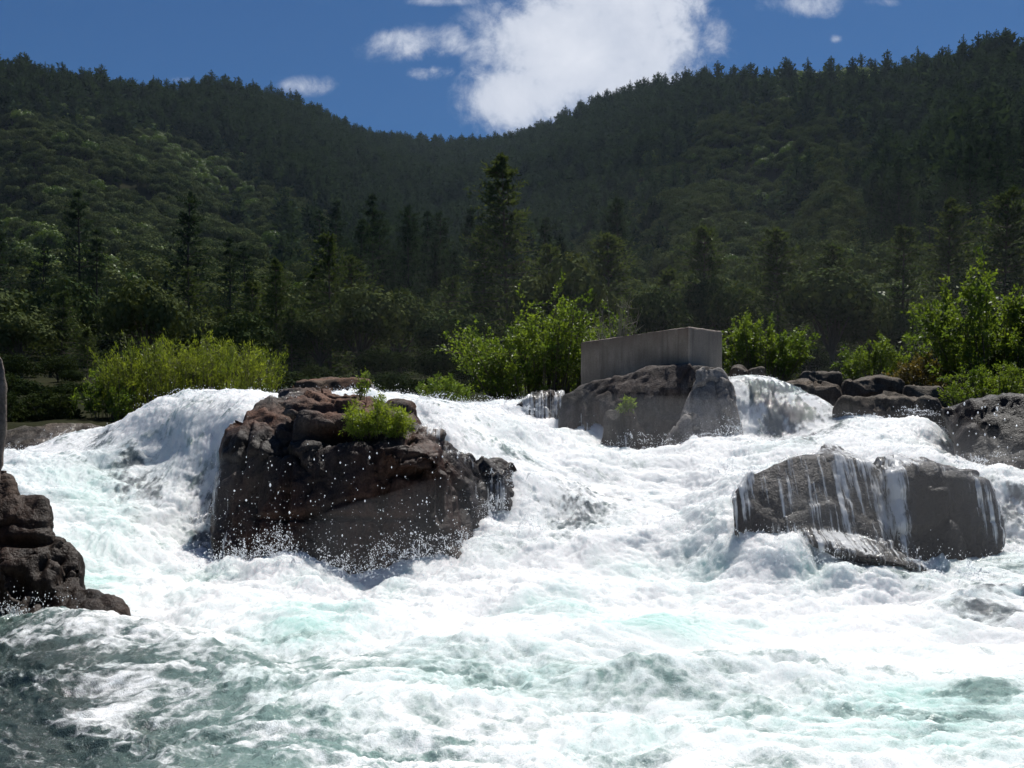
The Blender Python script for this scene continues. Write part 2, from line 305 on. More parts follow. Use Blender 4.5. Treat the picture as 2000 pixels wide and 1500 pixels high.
rock_a = rock('dome_rock', [
    [(1425, 965, 13.6), (1465, 922, 13.8), (1540, 892, 13.9), (1620, 888, 13.9), (1700, 905, 13.9), (1755, 960, 13.7), (1770, 1070, 13.3), (1690, 1080, 13.1), (1560, 1050, 13.1), (1480, 1040, 13.3), (1435, 1040, 13.5), (1480, 1110, 13.3), (1580, 1130, 13.0), (1750, 1150, 12.8), (1600, 960, 13.5), (1550, 1000, 16), (1700, 1000, 16.2), (1640, 880, 16)],
    [(1560, 1030, 13.2), (1740, 1060, 13.0), (1830, 1120, 12.6), (1640, 1090, 12.6), (1580, 1060, 12.9), (1700, 1090, 12.3), (1750, 1130, 13), (1600, 1110, 13.2)],
    [(1605, 865, 16.4), (1640, 868, 16.6), (1660, 885, 16.2), (1590, 890, 16.2), (1630, 900, 15.6), (1630, 900, 17)],
    ], MAT['wet_rock'], 'rounded dark rock with thin streams of water running over its face', vox=.045, amp=.06, crack=.025, cat='rock')
rock_b = rock('square_rock', [
    [(1748, 928, 13.5), (1800, 925, 13.4), (1890, 928, 13.4), (1928, 945, 13.4), (1960, 1060, 13.2), (1940, 1090, 13.1), (1850, 1110, 12.9), (1760, 1090, 13.0), (1745, 1000, 13.6), (1700, 900, 14.2), (1790, 892, 14.4), (1830, 908, 14.4), (1900, 930, 14.6), (1800, 1000, 17), (1930, 1000, 17), (1690, 930, 14.8)],
    ], MAT['wet_rock'], 'blocky dark rock with a flat face right of the water-covered dome rock', vox=.045, amp=.13, crack=.09, cat='rock', cell=1.1)
rock_d = rock('cliff_rock', [
    [(1838, 800, 17.9), (1900, 775, 17.3), (2010, 770, 16.9), (2200, 760, 16.8), (2200, 950, 15.5), (2000, 935, 15.8), (1900, 925, 16.2), (1875, 890, 17.2), (1850, 850, 17.9), (1850, 810, 22), (2200, 780, 22), (1900, 900, 21), (2200, 900, 21)],
    ], MAT['dark_rock'], 'big shaded rock wall on the right bank below the leafy trees', vox=.06, amp=.14, crack=.07, cat='rock wall', cell=.8)
bank = [
    ('earth_bank', (560, 740, 742, 800, 30, 36), 'low reddish earth bank behind the big boulder'),
    ('bank_rock', (1615, 1850, 778, 850, 20.3, 24), 'long brown bank rock above the white plunge pool on the right'),
    ('bank_rock', (1425, 1462, 716, 760, 22.5, 24), 'small dark rock wedged right behind the pale slab'),
    ('bank_rock', (1458, 1496, 722, 760, 22.4, 24), 'second small dark rock to the right behind the pale slab'),
    ('bank_rock', (1560, 1648, 728, 760, 26, 29), 'humped grey rock below the bush right of the concrete block'),
    ('bank_rock', (1640, 1775, 738, 790, 24, 28), 'broad rounded grey rock in the middle of the right bank'),
    ('bank_rock', (1760, 1850, 752, 800, 22.5, 26), 'grey flat rock at the foot of the rusty bushes'),
    ('bank_rock', (1495, 1650, 748, 800, 22.6, 25), 'reddish sloping rock at the lip of the right waterfall'),
]
for i, (nm, a, lb) in enumerate(bank):
    eb = nm == 'earth_bank'; rock(nm, [box(*a, jit=4, topin=.1, seed=i + 3)], MAT['earth' if eb else 'bank_rock'], lb, vox=.05 if not eb else .09, amp=.08, crack=.06, cat='earth bank' if eb else 'rock', group=None if eb else 'rocks along the right bank')
left_ledge = rock('rock_ledge', [
    [(-60, 850, 19.5), (60, 832, 19.6), (150, 826, 19.7), (200, 832, 19.5), (205, 850, 19), (150, 905, 17.8), (60, 905, 17.6), (0, 925, 17.2), (-80, 930, 17), (-60, 870, 22), (200, 850, 22)],
    ], MAT['bank_rock'], 'low brown ledge above the small fall at the far left', vox=.06, amp=.1, crack=.07, cat='rock ledge')
fore = rock('stepped_rock', [
    [(-60, 915, 12.3), (10, 918, 12.2), (30, 970, 12.0), (35, 1050, 11.7), (20, 1200, 11.2), (-80, 1220, 11), (-80, 1000, 14), (20, 1000, 13.5)],
    [(30, 975, 12.0), (60, 968, 12.1), (92, 975, 12.0), (106, 1020, 11.9), (105, 1060, 11.7), (60, 1100, 11.4), (10, 1100, 11.4), (90, 1060, 13), (20, 1040, 13)],
    [(60, 1050, 11.7), (110, 1048, 11.8), (135, 1068, 11.8), (152, 1075, 11.7), (161, 1110, 11.5), (161, 1150, 11.3), (150, 1215, 10.9), (0, 1220, 10.7), (0, 1080, 11.4), (150, 1150, 12.8), (20, 1100, 12.8)],
    [(150, 1140, 11.3), (185, 1158, 11.2), (190, 1166, 11.2), (215, 1168, 11.1), (235, 1205, 10.8), (210, 1225, 10.6), (120, 1225, 10.6), (200, 1200, 12), (120, 1160, 12)],
    ], MAT['fore_rock'], 'stepped brown rock with dark wet pockets at the lower left', vox=.032, amp=.09, crack=.06, cat='rock',
    carve=[(58, 1180, 10.85, (.07, .3, .18), .40), (62, 1108, 11.1, (.045, .3, .11), .30), (10, 1165, 10.9, (.09, .3, .25), .35), (95, 1095, 11.3, (.06, .3, .05), .15), (118, 1122, 11.3, (.03, .3, .07), .14), (140, 1110, 11.3, (.03, .3, .06), .14), (40, 1060, 11.5, (.3, .3, .05), .18)], cell=1.5)
pillar = rock('leaning_rock', [
    [(-14, 668, 9.6), (8, 700, 9.5), (17, 760, 9.5), (15, 850, 9.5), (6, 910, 9.5), (-5, 1010, 9.4), (-15, 1060, 9.4), (-200, 640, 9.8), (-200, 1250, 9.2), (-50, 1200, 9.3), (-20, 700, 11), (-200, 700, 11), (-200, 1200, 11), (-30, 1100, 11)],
    ], MAT['left_rock'], 'smooth grey-brown rock standing upright at the left edge of the picture', vox=.04, amp=.04, crack=.02, cat='rock')

# ------------------------------------------------------------------ concrete block
m, nt, p, out = mat('old_concrete')
a = noise(nt, 1.4, 5, .6); b = noise(nt, 5, 5, .7, sc3=(1, 1, .12)); c_ = noise(nt, 40, 3, .6)
col = ramp(nt, M_(nt, 'ADD', M_(nt, 'MULTIPLY', a, .5), M_(nt, 'MULTIPLY', b, .5)), [(.3, (.13, .105, .08)), (.5, (.23, .19, .15)), (.7, (.38, .32, .26))])
g = N(nt, 'ShaderNodeNewGeometry'); sp = N(nt, 'ShaderNodeSeparateXYZ'); nt.links.new(g.outputs['Position'], sp.inputs[0])
tz = N(nt, 'ShaderNodeMapRange'); nt.links.new(M_(nt, 'ADD', sp.outputs[2], M_(nt, 'MULTIPLY', M_(nt, 'SUBTRACT', b, .5), 1.1)), tz.inputs[0]); tz.inputs[1].default_value = 4.2; tz.inputs[2].default_value = 4.6
col = mixc(nt, M_(nt, 'MULTIPLY', tz.outputs[0], .75), col, (.085, .05, .035))
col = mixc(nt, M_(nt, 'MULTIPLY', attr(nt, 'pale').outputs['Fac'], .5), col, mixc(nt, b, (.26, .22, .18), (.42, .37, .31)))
st = noise(nt, 6, 4, .7, sc3=(1, 1, .05)); col = mixc(nt, M_(nt, 'MULTIPLY', ramp(nt, st, [(.52, (0, 0, 0)), (.66, (1, 1, 1))]), .5), col, (.08, .065, .055))
nt.links.new(mixc(nt, 1.0, col, ramp(nt, c_, [(.3, (.8, .8, .8)), (.7, (1.1, 1.1, 1.1))]), 'MULTIPLY'), p.inputs['Base Color']); p.inputs['Roughness'].default_value = .9
bump(nt, M_(nt, 'ADD', b, M_(nt, 'MULTIPLY', c_, .4)), .5, .03, p)
MAT['concrete'] = m
c0 = W(1346, 637, 21.3); c1 = W(1133, 668, 23.7); c2 = W(1412, 646, 22.1); zt = c0[2]
e1 = c1 - c0; e2 = c2 - c0; e1[2] = e2[2] = 0
zt1 = c1[2]; zt2 = c2[2]
def lerp(a, b, t): return a + (b - a) * t
NA, NB, NH = 90, 30, 34
fa = lambda s, t, h: np.array([*(c0[:2] + e1[:2] * s + e2[:2] * t), 0]) + np.array([0, 0, lerp(2.6, zt + (zt1 - zt) * s + (zt2 - zt) * t, h)])
bm = bmesh.new()
cs = [bm.verts.new(fa(s, t, h)) for h in (0, 1) for s, t in ((0, 0), (1, 0), (1, 1), (0, 1))]
for f in ((0, 1, 2, 3), (4, 5, 6, 7), (0, 1, 5, 4), (1, 2, 6, 5), (2, 3, 7, 6), (3, 0, 4, 7)): bm.faces.new([cs[i] for i in f])
bmesh.ops.recalc_face_normals(bm, faces=bm.faces); me = bpy.data.meshes.new('concrete_block'); bm.to_mesh(me); bm.free()
blk = bpy.data.objects.new('concrete_block', me); COL.objects.link(blk)
md = blk.modifiers.new('r', 'REMESH'); md.mode = 'VOXEL'; md.voxel_size = .04
dg = bpy.context.evaluated_depsgraph_get(); me2 = bpy.data.meshes.new_from_object(blk.evaluated_get(dg)); blk.modifiers.clear(); blk.data = me2
V = np.empty(len(me2.vertices) * 3, np.float32); me2.vertices.foreach_get('co', V); V = V.reshape(-1, 3).astype(float); Nn = np.empty_like(V, dtype=np.float32).ravel(); me2.vertex_normals.foreach_get('vector', Nn); Nn = Nn.reshape(-1, 3)
edge = np.exp(-((zt + .02 - V[:, 2]) / .10) ** 2)
V += Nn * (.012 * fbm(V, 3, 4)[:, None] - .03 * (np.clip(fbm(V, 4.2, 4, .6, seed=4), 0, 1) * edge)[:, None])
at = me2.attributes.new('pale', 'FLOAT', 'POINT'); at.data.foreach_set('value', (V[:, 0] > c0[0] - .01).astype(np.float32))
pz = V[:, 2]; V -= Nn * (.012 * np.exp(-((pz - 3.6) / .012) ** 2) + .008 * np.exp(-(((V[:, 0] - 2.7)) / .012) ** 2))[:, None]
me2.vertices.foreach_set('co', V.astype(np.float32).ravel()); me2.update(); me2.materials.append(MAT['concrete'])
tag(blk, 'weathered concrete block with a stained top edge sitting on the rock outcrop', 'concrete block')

# ------------------------------------------------------------------ river
WP = []
def wp(*a): WP.append(W(*a))
for x in np.linspace(-9, 12, 12):
    for y in (3.5, 6, 8, 9.8): WP.append(np.array([x, y, 0.0]))
for pt in [(100, 1230, 10.6), (250, 1215, 11.0), (500, 1200, 11.6), (800, 1190, 11.9), (1100, 1170, 12.0), (1400, 1190, 11.7), (1650, 1230, 10.9), (1850, 1260, 10.1), (2100, 1330, 8.8),
    # left chute
    (180, 1170, 12.2), (300, 1100, 13.6), (420, 1130, 14.0), (180, 1050, 14.0), (120, 980, 15.2), (60, 915, 16.8), (-60, 900, 17.2), (150, 898, 17.2), (240, 1000, 15.0), (300, 960, 16.2),
    (230, 885, 17.2), (330, 870, 17.3), (420, 860, 16.9), (380, 950, 16.4), (400, 1040, 15.8), (225, 822, 18.1), (300, 790, 17.9), (380, 771, 18.0), (450, 769, 17.9), (510, 772, 17.6), (465, 810, 16.9), (350, 820, 17.4),
    (430, 768, 19.5), (300, 785, 20), (160, 838, 18.4), (110, 858, 18.1), (60, 885, 17.8), (205, 850, 18.2), (180, 890, 17.5),
    # boulder foot
    (500, 1120, 14.1), (620, 1125, 14.0), (740, 1135, 13.9), (850, 1100, 14.1), (930, 1070, 14.3), (650, 1120, 17), (1000, 1060, 14.8),
    # centre cascade
    (830, 785, 18.5), (815, 778, 19.2), (900, 795, 19.2), (980, 805, 20.2), (1050, 825, 21.2), (860, 830, 17.7), (910, 880, 16.9), (1000, 905, 16.75), (1080, 915, 16.9), (960, 850, 18.0), (1100, 860, 19.3),
    (1010, 985, 16.0), (1080, 1000, 15.9), (1180, 950, 17.2), (1010, 1050, 15.0), (1100, 1080, 14.4), (1200, 1050, 14.8), (1300, 1000, 15.9), (1300, 900, 19.0), (1200, 875, 20.2), (1300, 880, 20.0), (1420, 858, 20.0), (1390, 960, 16.5),
    (1330, 1080, 14.1), (1400, 1120, 13.2), (1600, 1130, 12.5), (1750, 1150, 12.0), (1850, 1110, 12.6), (1960, 1090, 12.9), (1840, 1170, 11.5), (2100, 1100, 12.8),
    (1470, 900, 17.6), (1540, 880, 17.6), (1420, 930, 16.6), (1600, 858, 18.8), (1650, 870, 18.0), (1700, 885, 17.4),
    # right waterfall and plunge
    (1440, 748, 21.4), (1500, 752, 21.2), (1590, 768, 21.0), (1660, 800, 20.4), (1500, 750, 23), (1440, 748, 23), (1470, 845, 20.6), (1540, 850, 20.4), (1620, 838, 20.0), (1470, 862, 19.7), (1560, 866, 19.4), (1700, 815, 19.6), (1800, 805, 19.4), (1830, 830, 18.6), (1860, 885, 17.6), (1750, 860, 18.0), (1820, 880, 17.2), (1700, 840, 18.8),
    (1890, 912, 15.9), (1960, 918, 15.4), (2060, 925, 15.3), (1945, 975, 15.0), (1985, 1045, 14.5), (2060, 1050, 14.4), (1985, 1078, 13.5), (2060, 1080, 13.4),
    (1650, 1000, 15), (1850, 1000, 15), (1400, 1005, 14.3), (1445, 1022, 13.7), (1500, 1048, 13.25), (1560, 1068, 12.85), (1650, 1100, 12.4), (1780, 1115, 12.5), (1950, 1125, 11.6), (1950, 1180, 10.9), (1880, 1150, 11.3)]: wp(*pt)
for x in np.linspace(-12, -8, 3): WP.append(np.array([x, 20.5, 1.2])); WP.append(np.array([x, 26., 1.2]))
for x in (-6., -4.): WP.append(np.array([x, 23., 2.5])); WP.append(np.array([x, 26., 2.5]))
for x in np.linspace(-3, 3, 4): WP.append(np.array([x, 24., 3.0])); WP.append(np.array([x, 26., 3.0]))
for x in (5., 6., 7.): WP.append(np.array([x, 24.5, 3.1])); WP.append(np.array([x, 26., 3.1]))
for x in (9.5, 11., 14.):
    for y in (21.5, 23.5, 26.): WP.append(np.array([x, y, 1.3]))
for pt in [(1900, 960, 18), (2000, 960, 18), (2100, 960, 17), (1960, 960, 20), (1890, 930, 19.5), (1700, 860, 21.3), (1800, 870, 21), (60, 905, 20), (140, 895, 20), (0, 915, 19.2), (-60, 930, 18.5)]: wp(*pt)
for y in (12, 15, 18, 21): WP.append(np.array([14., y, .1 * (y - 10)])); WP.append(np.array([-12., y, .25 * (y - 10)]))
WP = np.array(WP)
D = np.sqrt(((WP[:, None, :2] - WP[None, :, :2]) ** 2).sum(-1) + .04)
K = np.block([[D + np.eye(len(WP)) * -0.02, np.ones((len(WP), 1))], [np.ones((1, len(WP))), np.zeros((1, 1))]])
sol = np.linalg.solve(K, np.append(WP[:, 2], 0))
gx = np.linspace(-22, 22, 441); gy = np.linspace(3, 27, 261)
GX, GY = np.meshgrid(gx, gy); H = np.zeros_like(GX) + sol[-1]
for k in range(len(WP)): H += sol[k] * np.sqrt((GX - WP[k, 0]) ** 2 + (GY - WP[k, 1]) ** 2 + .04)
def hsample(x, y):
    fx = np.clip((x - gx[0]) / (gx[1] - gx[0]), 0, len(gx) - 1.001); fy = np.clip((y - gy[0]) / (gy[1] - gy[0]), 0, len(gy) - 1.001)
    ix = fx.astype(int); iy = fy.astype(int); tx = fx - ix; ty = fy - iy
    tx = tx; return (H[iy, ix] * (1 - tx) * (1 - ty) + H[iy, ix + 1] * tx * (1 - ty) + H[iy + 1, ix] * (1 - tx) * ty + H[iy + 1, ix + 1] * tx * ty)
for _ in range(1): H[1:-1, 1:-1] = (H[1:-1, 1:-1] * 2 + H[:-2, 1:-1] + H[2:, 1:-1] + H[1:-1, :-2] + H[1:-1, 2:]) / 6
NC = 1500; t_ = 0.00125
ys = [3.9]
while ys[-1] < 24.5: ys.append(ys[-1] * (1 + (t_ if ys[-1] > 9 else .0022)))
ys = np.array(ys); NR = len(ys); sx = np.linspace(-1.6, 1.6, NC) * 1000 / F
Y = np.repeat(ys[:, None], NC, 1); X = Y * sx[None]; X0 = X.copy()
Z = hsample(X, Y); P = np.stack([X, Y, Z], -1)
def gnormal(P):
    a = np.gradient(P, axis=1); b = np.gradient(P, axis=0); n = np.cross(a, b); return unit(n)
Nr = gnormal(P)
px, py = PX(P)
def blob(cx, cy, rx, ry, rot=0):
    c, s = math.cos(R(rot)), math.sin(R(rot)); a = ((px - cx) * c + (py - cy) * s) / rx; b = (-(px - cx) * s + (py - cy) * c) / ry
    return np.exp(-(a * a + b * b))
warp = np.stack([fbm(P, .55, 2, seed=s) for s in (1., 11., 21.)], -1)
Q = P + .45 * warp
# foam cover: 1 white, 0 clear water
low = sstep(1200, 1330, py + .13 * np.clip(560 - px, 0, 600) - 10 + np.clip(px - 900, 0, 1100) * -.02)        # calmer foreground
leftness = sstep(1250, 250, px)
upper = sstep(1230, 1120, py); lf = fbm(Q, .8, 3, .5, seed=171)
foam = 1.0 - low * (.40 + .56 * leftness) - upper * (.05 + .5 * np.clip(lf, 0, 1))
foam -= .55 * blob(60, 1400, 260, 170) + .25 * blob(0, 1240, 120, 40) + .25 * blob(350, 1440, 230, 60)
foam -= .32 * blob(920, 1310, 130, 32) + .25 * blob(640, 1275, 130, 30) + .25 * blob(1170, 1335, 150, 26)
foam -= .18 * blob(1450, 1370, 230, 40) + .25 * blob(1900, 1395, 170, 50) + .2 * blob(1010, 1490, 60, 20)
foam += .45 * blob(230, 1360, 60, 60) + .3 * blob(130, 1260, 120, 18) + .35 * blob(200, 1400, 130, 40, 30) + .3 * blob(780, 1360, 260, 25)
dark = .85 * blob(275, 945, 70, 60, 60) + .25 * blob(250, 870, 40, 40) + 1.2 * blob(405, 1000, 38, 85) + .75 * blob(196, 850, 13, 34, 35) + .42 * blob(130, 865, 90, 30, -10) + .5 * blob(430, 790, 70, 16, 15)
dark += .8 * blob(1120, 985, 90, 60) + 1.15 * blob(1520, 795, 75, 45, 50) + .9 * blob(1600, 800, 80, 30, 32) + 1.2 * blob(1510, 753, 90, 9, 6) + .6 * blob(1530, 856, 90, 16) + .5 * blob(880, 800, 60, 16, 20) + .45 * blob(1000, 880, 90, 10, 20)
dark += 1.0 * blob(1955, 1175, 90, 60) + .95 * blob(1965, 995, 55, 60) + .35 * blob(1860, 880, 50, 40) + .55 * blob(1650, 1075, 110, 26, 12) + .3 * blob(1770, 1130, 120, 30, 20)
aqua = (.5 * upper + 1.0 * sstep(1000, 1150, py)) * np.clip(lf + .06, 0, 1) + .9 * blob(200, 1000, 70, 90, 40) + .5 * blob(110, 930, 80, 25) + .9 * blob(620, 1230, 120, 40) + .5 * blob(1250, 1110, 80, 30) + .7 * blob(1330, 1230, 150, 30) + .8 * blob(1600, 1400, 300, 60) + .9 * blob(1900, 1400, 200, 60) + .5 * blob(1130, 1180, 90, 20) + .5 * blob(1590, 1130, 60, 30)
aqua += .75 * blob(200, 1120, 70, 50) + .6 * blob(920, 1310, 200, 60) + .35 * blob(1250, 1330, 250, 50)
fall = sstep(.55, .8, 1 - Nr[..., 2]) # steepness
turb = sstep(1350, 1150, py) * .75 + .45
sheet = np.clip(1.3 * blob(900, 830, 110, 50, 35) + 1.4 * blob(1530, 785, 110, 55, 25) + .9 * blob(380, 810, 150, 45, -12) + .75 * blob(340, 890, 110, 80) + 1.2 * blob(120, 865, 90, 30), 0, 1); turb *= 1 - .8 * sheet
crest = .14 * blob(650, 1235, 170, 30) + .20 * blob(930, 1275, 190, 22) - .10 * blob(930, 1330, 160, 25) + .16 * blob(1250, 1330, 250, 16) + .12 * blob(1500, 1310, 300, 18) + .15 * blob(1700, 1130, 140, 30) + .15 * blob(600, 1120, 170, 20) + .12 * blob(120, 1250, 120, 14)
swell = fbm(Q * np.array([.75, 1.0, 1.0]), .55, 3, .5, seed=31)
bil = fbm(Q, 1.6, 4, .56, seed=41, billow=True)
mid = fbm(Q * np.array([1, 1, .8]), 5.0, 3, .6, seed=51, billow=True)
strand = fbm(np.stack([Q[..., 0], Q[..., 1] * .35, Q[..., 2] * .12], -1), 9.0, 3, .6, seed=61)
fine = fbm(Q, 17.0, 2, .7, seed=71)
up = np.zeros_like(Nr); up[..., 2] = 1
dirn = unit(Nr * .7 + up * .5)
dsp = crest + turb * (.34 * swell + .09 * bil) + (.25 + .75 * turb) * (.006 * mid) * (1 - .4 * fall) + (fall * .01 + sheet * .02) * strand + .008 * fine * (.4 + foam)
def flow(d, sc_, seed):
    d = np.array(d) / np.hypot(*d); a = Q[..., 0] * d[1] - Q[..., 1] * d[0]; b = Q[..., 0] * d[0] + Q[..., 1] * d[1]
    return fbm(np.stack([a, b * .2, Q[..., 2] * .25], -1), sc_, 3, .62, seed=seed)
wl = sstep(700, 560, px); wr = sstep(1250, 1420, px); wc = 1 - wl - wr
stk = wl * flow((-.45, -1), 6.5, 101) + wc * flow((.55, -1), 6.5, 111) + wr * flow((.3, -1), 6.5, 121)
stk2 = wl * flow((-.35, -1), 16, 131) + wc * flow((.5, -1), 16, 141) + wr * flow((.3, -1), 16, 151)
ridg = .5 - np.abs(fbm(Q, 3.3, 4, .6, seed=161)) * 2.6
dsp = dsp + low * (.07 * (.5 - np.abs(fbm(Q * np.array([.7, 1.2, 1]), 1.25, 4, .55, seed=191)) * 2.6) + .018 * (.5 - np.abs(fbm(Q, 6, 2, .55, seed=201)) * 2.6))
dsp = dsp + turb * .024 * ridg + (.025 + .03 * sheet) * stk + .012 * stk2 * (1 + sheet)
P = P + dirn * dsp[..., None]
# lacy foam pattern
rid = 1 - np.abs(fbm(np.stack([Q[..., 0] * .8, Q[..., 1] * 1.1, Q[..., 2]], -1) + .25 * warp[..., ::-1], 1.3, 4, .6, seed=81)) * 2.4
rid2 = 1 - np.abs(fbm(Q, 5.5, 3, .6, seed=91)) * 2.2
lace = rid * .65 + rid2 * .35 + bil * .3
fo = foam - dark * (.8 + .9 * (strand if True else 0)) 
lace = lace + .25 * fbm(Q * np.array([.7, 1, 1]), 11, 3, .65, seed=181)
fo = fo + (lace - .5) * (1.25 * np.sqrt(np.clip(1 - np.clip(foam - dark, 0, 1), 0, 1)) + .15) + .5 * strand * np.clip(dark + .4 * sheet, 0, 1) - upper * (.55 * stk + .45 * stk2 + .25 * np.clip(-ridg, 0, 1)) * (.38 + 1.2 * np.clip(sheet + dark + fall * .5, 0, 1))
fo = np.clip(fo, 0, 1)
aq = np.clip(aqua * (.75 + .8 * swell + .5 * mid), 0, 1)
i = np.arange(NR - 1)[:, None] * NC + np.arange(NC - 1)[None]
Fq = np.stack([i, i + 1, i + NC + 1, i + NC], -1).reshape(-1, 4)
darkc = np.clip(sstep(720, 60, px) * sstep(1150, 1300, py), 0, 1)   # clear, deep, unaerated water by the left bank
m, nt, p, out = mat('river_water')
fa_ = attr(nt, 'foam').outputs['Fac']; aa = attr(nt, 'aerated').outputs['Fac']; da = attr(nt, 'deep').outputs['Fac']
nf = noise(nt, 26, 4, .7); nf2 = noise(nt, 90, 2, .6)
f = M_(nt, 'ADD', fa_, M_(nt, 'ADD', M_(nt, 'MULTIPLY', M_(nt, 'SUBTRACT', nf, .5), .75), M_(nt, 'MULTIPLY', M_(nt, 'SUBTRACT', nf2, .5), .35)))
fr = N(nt, 'ShaderNodeMapRange', interpolation_type='SMOOTHSTEP'); nt.links.new(f, fr.inputs[0]); fr.inputs[1].default_value = .02; fr.inputs[2].default_value = .92
fm = fr.outputs[0]
deep = mixc(nt, da, mixc(nt, attr(nt, 'sheet').outputs['Fac'], (.19, .285, .26), (.13, .15, .155)), (.030, .046, .042)); white = mixc(nt, 1.0, mixc(nt, aa, (.87, .88, .89), (.50, .70, .66)), ramp(nt, nf2, [(.3, (.88, .88, .88)), (.55, (1, 1, 1))]), 'MULTIPLY')
c = mixc(nt, fm, deep, white); nt.links.new(c, p.inputs['Base Color'])
rr = N(nt, 'ShaderNodeMapRange'); nt.links.new(fm, rr.inputs[0]); rr.inputs[3].default_value = .07; rr.inputs[4].default_value = .30; nt.links.new(rr.outputs[0], p.inputs['Roughness'])
p.inputs['IOR'].default_value = 1.33
p.inputs['Subsurface Radius'].default_value = (.9, 1, 1); p.inputs['Subsurface Scale'].default_value = .25; nt.links.new(fm, p.inputs['Subsurface Weight'])
bp = bump(nt, M_(nt, 'ADD', nf, M_(nt, 'MULTIPLY', nf2, .9)), .5, .03, p)
tr = N(nt, 'ShaderNodeBsdfTranslucent'); nt.links.new(white, tr.inputs[0]); nt.links.new(bp.outputs[0], tr.inputs['Normal'])
mx = N(nt, 'ShaderNodeMixShader'); nt.links.new(M_(nt, 'MULTIPLY', fm, .16), mx.inputs[0]); nt.links.new(p.outputs[0], mx.inputs[1]); nt.links.new(tr.outputs[0], mx.inputs[2]); nt.links.new(mx.outputs[0], out.inputs[0])
MAT['river'] = m
river = mesh_np('river', P.reshape(-1, 3), Fq, m, True, {'foam': fo.ravel(), 'aerated': aq.ravel(), 'deep': darkc.ravel(), 'sheet': np.clip(dark * 1.5, 0, 1).ravel()})
tag(river, 'white foaming river pouring over the falls towards the camera', 'river', kind='structure')
riverP, riverN, riverFoam, riverPX, riverPY = P, Nr, fo, px, py

# thin sheets of water running over rocks
def veil_mat(name, lo, hi, sx_=14.0, sz=.9):
    m, nt, p, out = mat(name)
    cv = attr(nt, 'cover').outputs['Fac']
    s1 = noise(nt, 1.0, 5, .62, sc3=(sx_, 1.2, sz), dist=.25); s2 = noise(nt, 40, 3, .6, sc3=(1, .3, .2))
    f = M_(nt, 'ADD', M_(nt, 'ADD', M_(nt, 'MULTIPLY', M_(nt, 'SUBTRACT', s1, .5), 2.6), M_(nt, 'MULTIPLY', M_(nt, 'SUBTRACT', s2, .5), .6)), M_(nt, 'MULTIPLY', cv, 1.35))
    fr = N(nt, 'ShaderNodeMapRange', interpolation_type='SMOOTHSTEP'); nt.links.new(f, fr.inputs[0]); fr.inputs[1].default_value = lo; fr.inputs[2].default_value = hi
    p.inputs['Base Color'].default_value = (.84, .86, .88, 1); p.inputs['Roughness'].default_value = .25
    bp = bump(nt, f, .7, .03, p)
    tl = N(nt, 'ShaderNodeBsdfTranslucent'); tl.inputs[0].default_value = (.9, .92, .94, 1); m1 = N(nt, 'ShaderNodeMixShader', i_0=.4); nt.links.new(p.outputs[0], m1.inputs[1]); nt.links.new(tl.outputs[0], m1.inputs[2])
    gl = N(nt, 'ShaderNodeBsdfGlossy'); gl.inputs['Roughness'].default_value = .1; nt.links.new(bp.outputs[0], gl.inputs['Normal'])
    tb = N(nt, 'ShaderNodeBsdfTransparent'); m2 = N(nt, 'ShaderNodeMixShader', i_0=.015); nt.links.new(tb.outputs[0], m2.inputs[1]); nt.links.new(gl.outputs[0], m2.inputs[2])
    m3 = N(nt, 'ShaderNodeMixShader'); nt.links.new(fr.outputs[0], m3.inputs[0]); nt.links.new(m2.outputs[0], m3.inputs[1]); nt.links.new(m1.outputs[0], m3.inputs[2]); nt.links.new(m3.outputs[0], out.inputs[0])
    return m
MAT['veil'] = veil_mat('water_film', .46, 1.0, 15.0, .45)
def veil(src, blobs, label, off=.03, name='water_film'):
    """a sheet of water that hugs the rock src where blobs (px,py,rx,ry,rot,cover) put it"""
    me = src.data; n = len(me.vertices); V = np.empty(n * 3, np.float32); me.vertices.foreach_get('co', V); V = V.reshape(-1, 3).astype(float)
    Nn = np.empty(n * 3, np.float32); me.vertex_normals.foreach_get('vector', Nn); Nn = Nn.reshape(-1, 3)
    qx, qy = PX(V); cv = np.zeros(n)
    for (cx, cy_, rx, ry, rot, st) in blobs:
        c, s = math.cos(R(rot)), math.sin(R(rot)); a = ((qx - cx) * c + (qy - cy_) * s) / rx; b = (-(qx - cx) * s + (qy - cy_) * c) / ry
        cv = np.maximum(cv, st * np.exp(-(a * a + b * b) ** 1.5))
    me_f = np.empty(len(me.loops), np.int32); me.loops.foreach_get('vertex_index', me_f); tot = np.empty(len(me.polygons), np.int32); me.polygons.foreach_get('loop_total', tot); st_ = np.empty(len(me.polygons), np.int32); me.polygons.foreach_get('loop_start', st_)
    q = st_[tot == 4]; Fc = np.stack([me_f[q + k] for k in range(4)], 1)
    keep = (cv[Fc].max(1) > .08) & ((Nn[Fc].mean(1)[:, 1] < .3))
    Fc = Fc[keep]; used, inv = np.unique(Fc, return_inverse=True); Fc = inv.reshape(-1, 4)
    V = V[used]; Nn = Nn[used]; cv = cv[used]
    V = V + Nn * (off + .02 * fbm(V * np.array([1, 1, .15]), 9, 3)[:, None])
    o = mesh_np(name, V, Fc, MAT['veil'], True, {'cover': cv}); tag(o, label, 'water', kind='structure'); return o
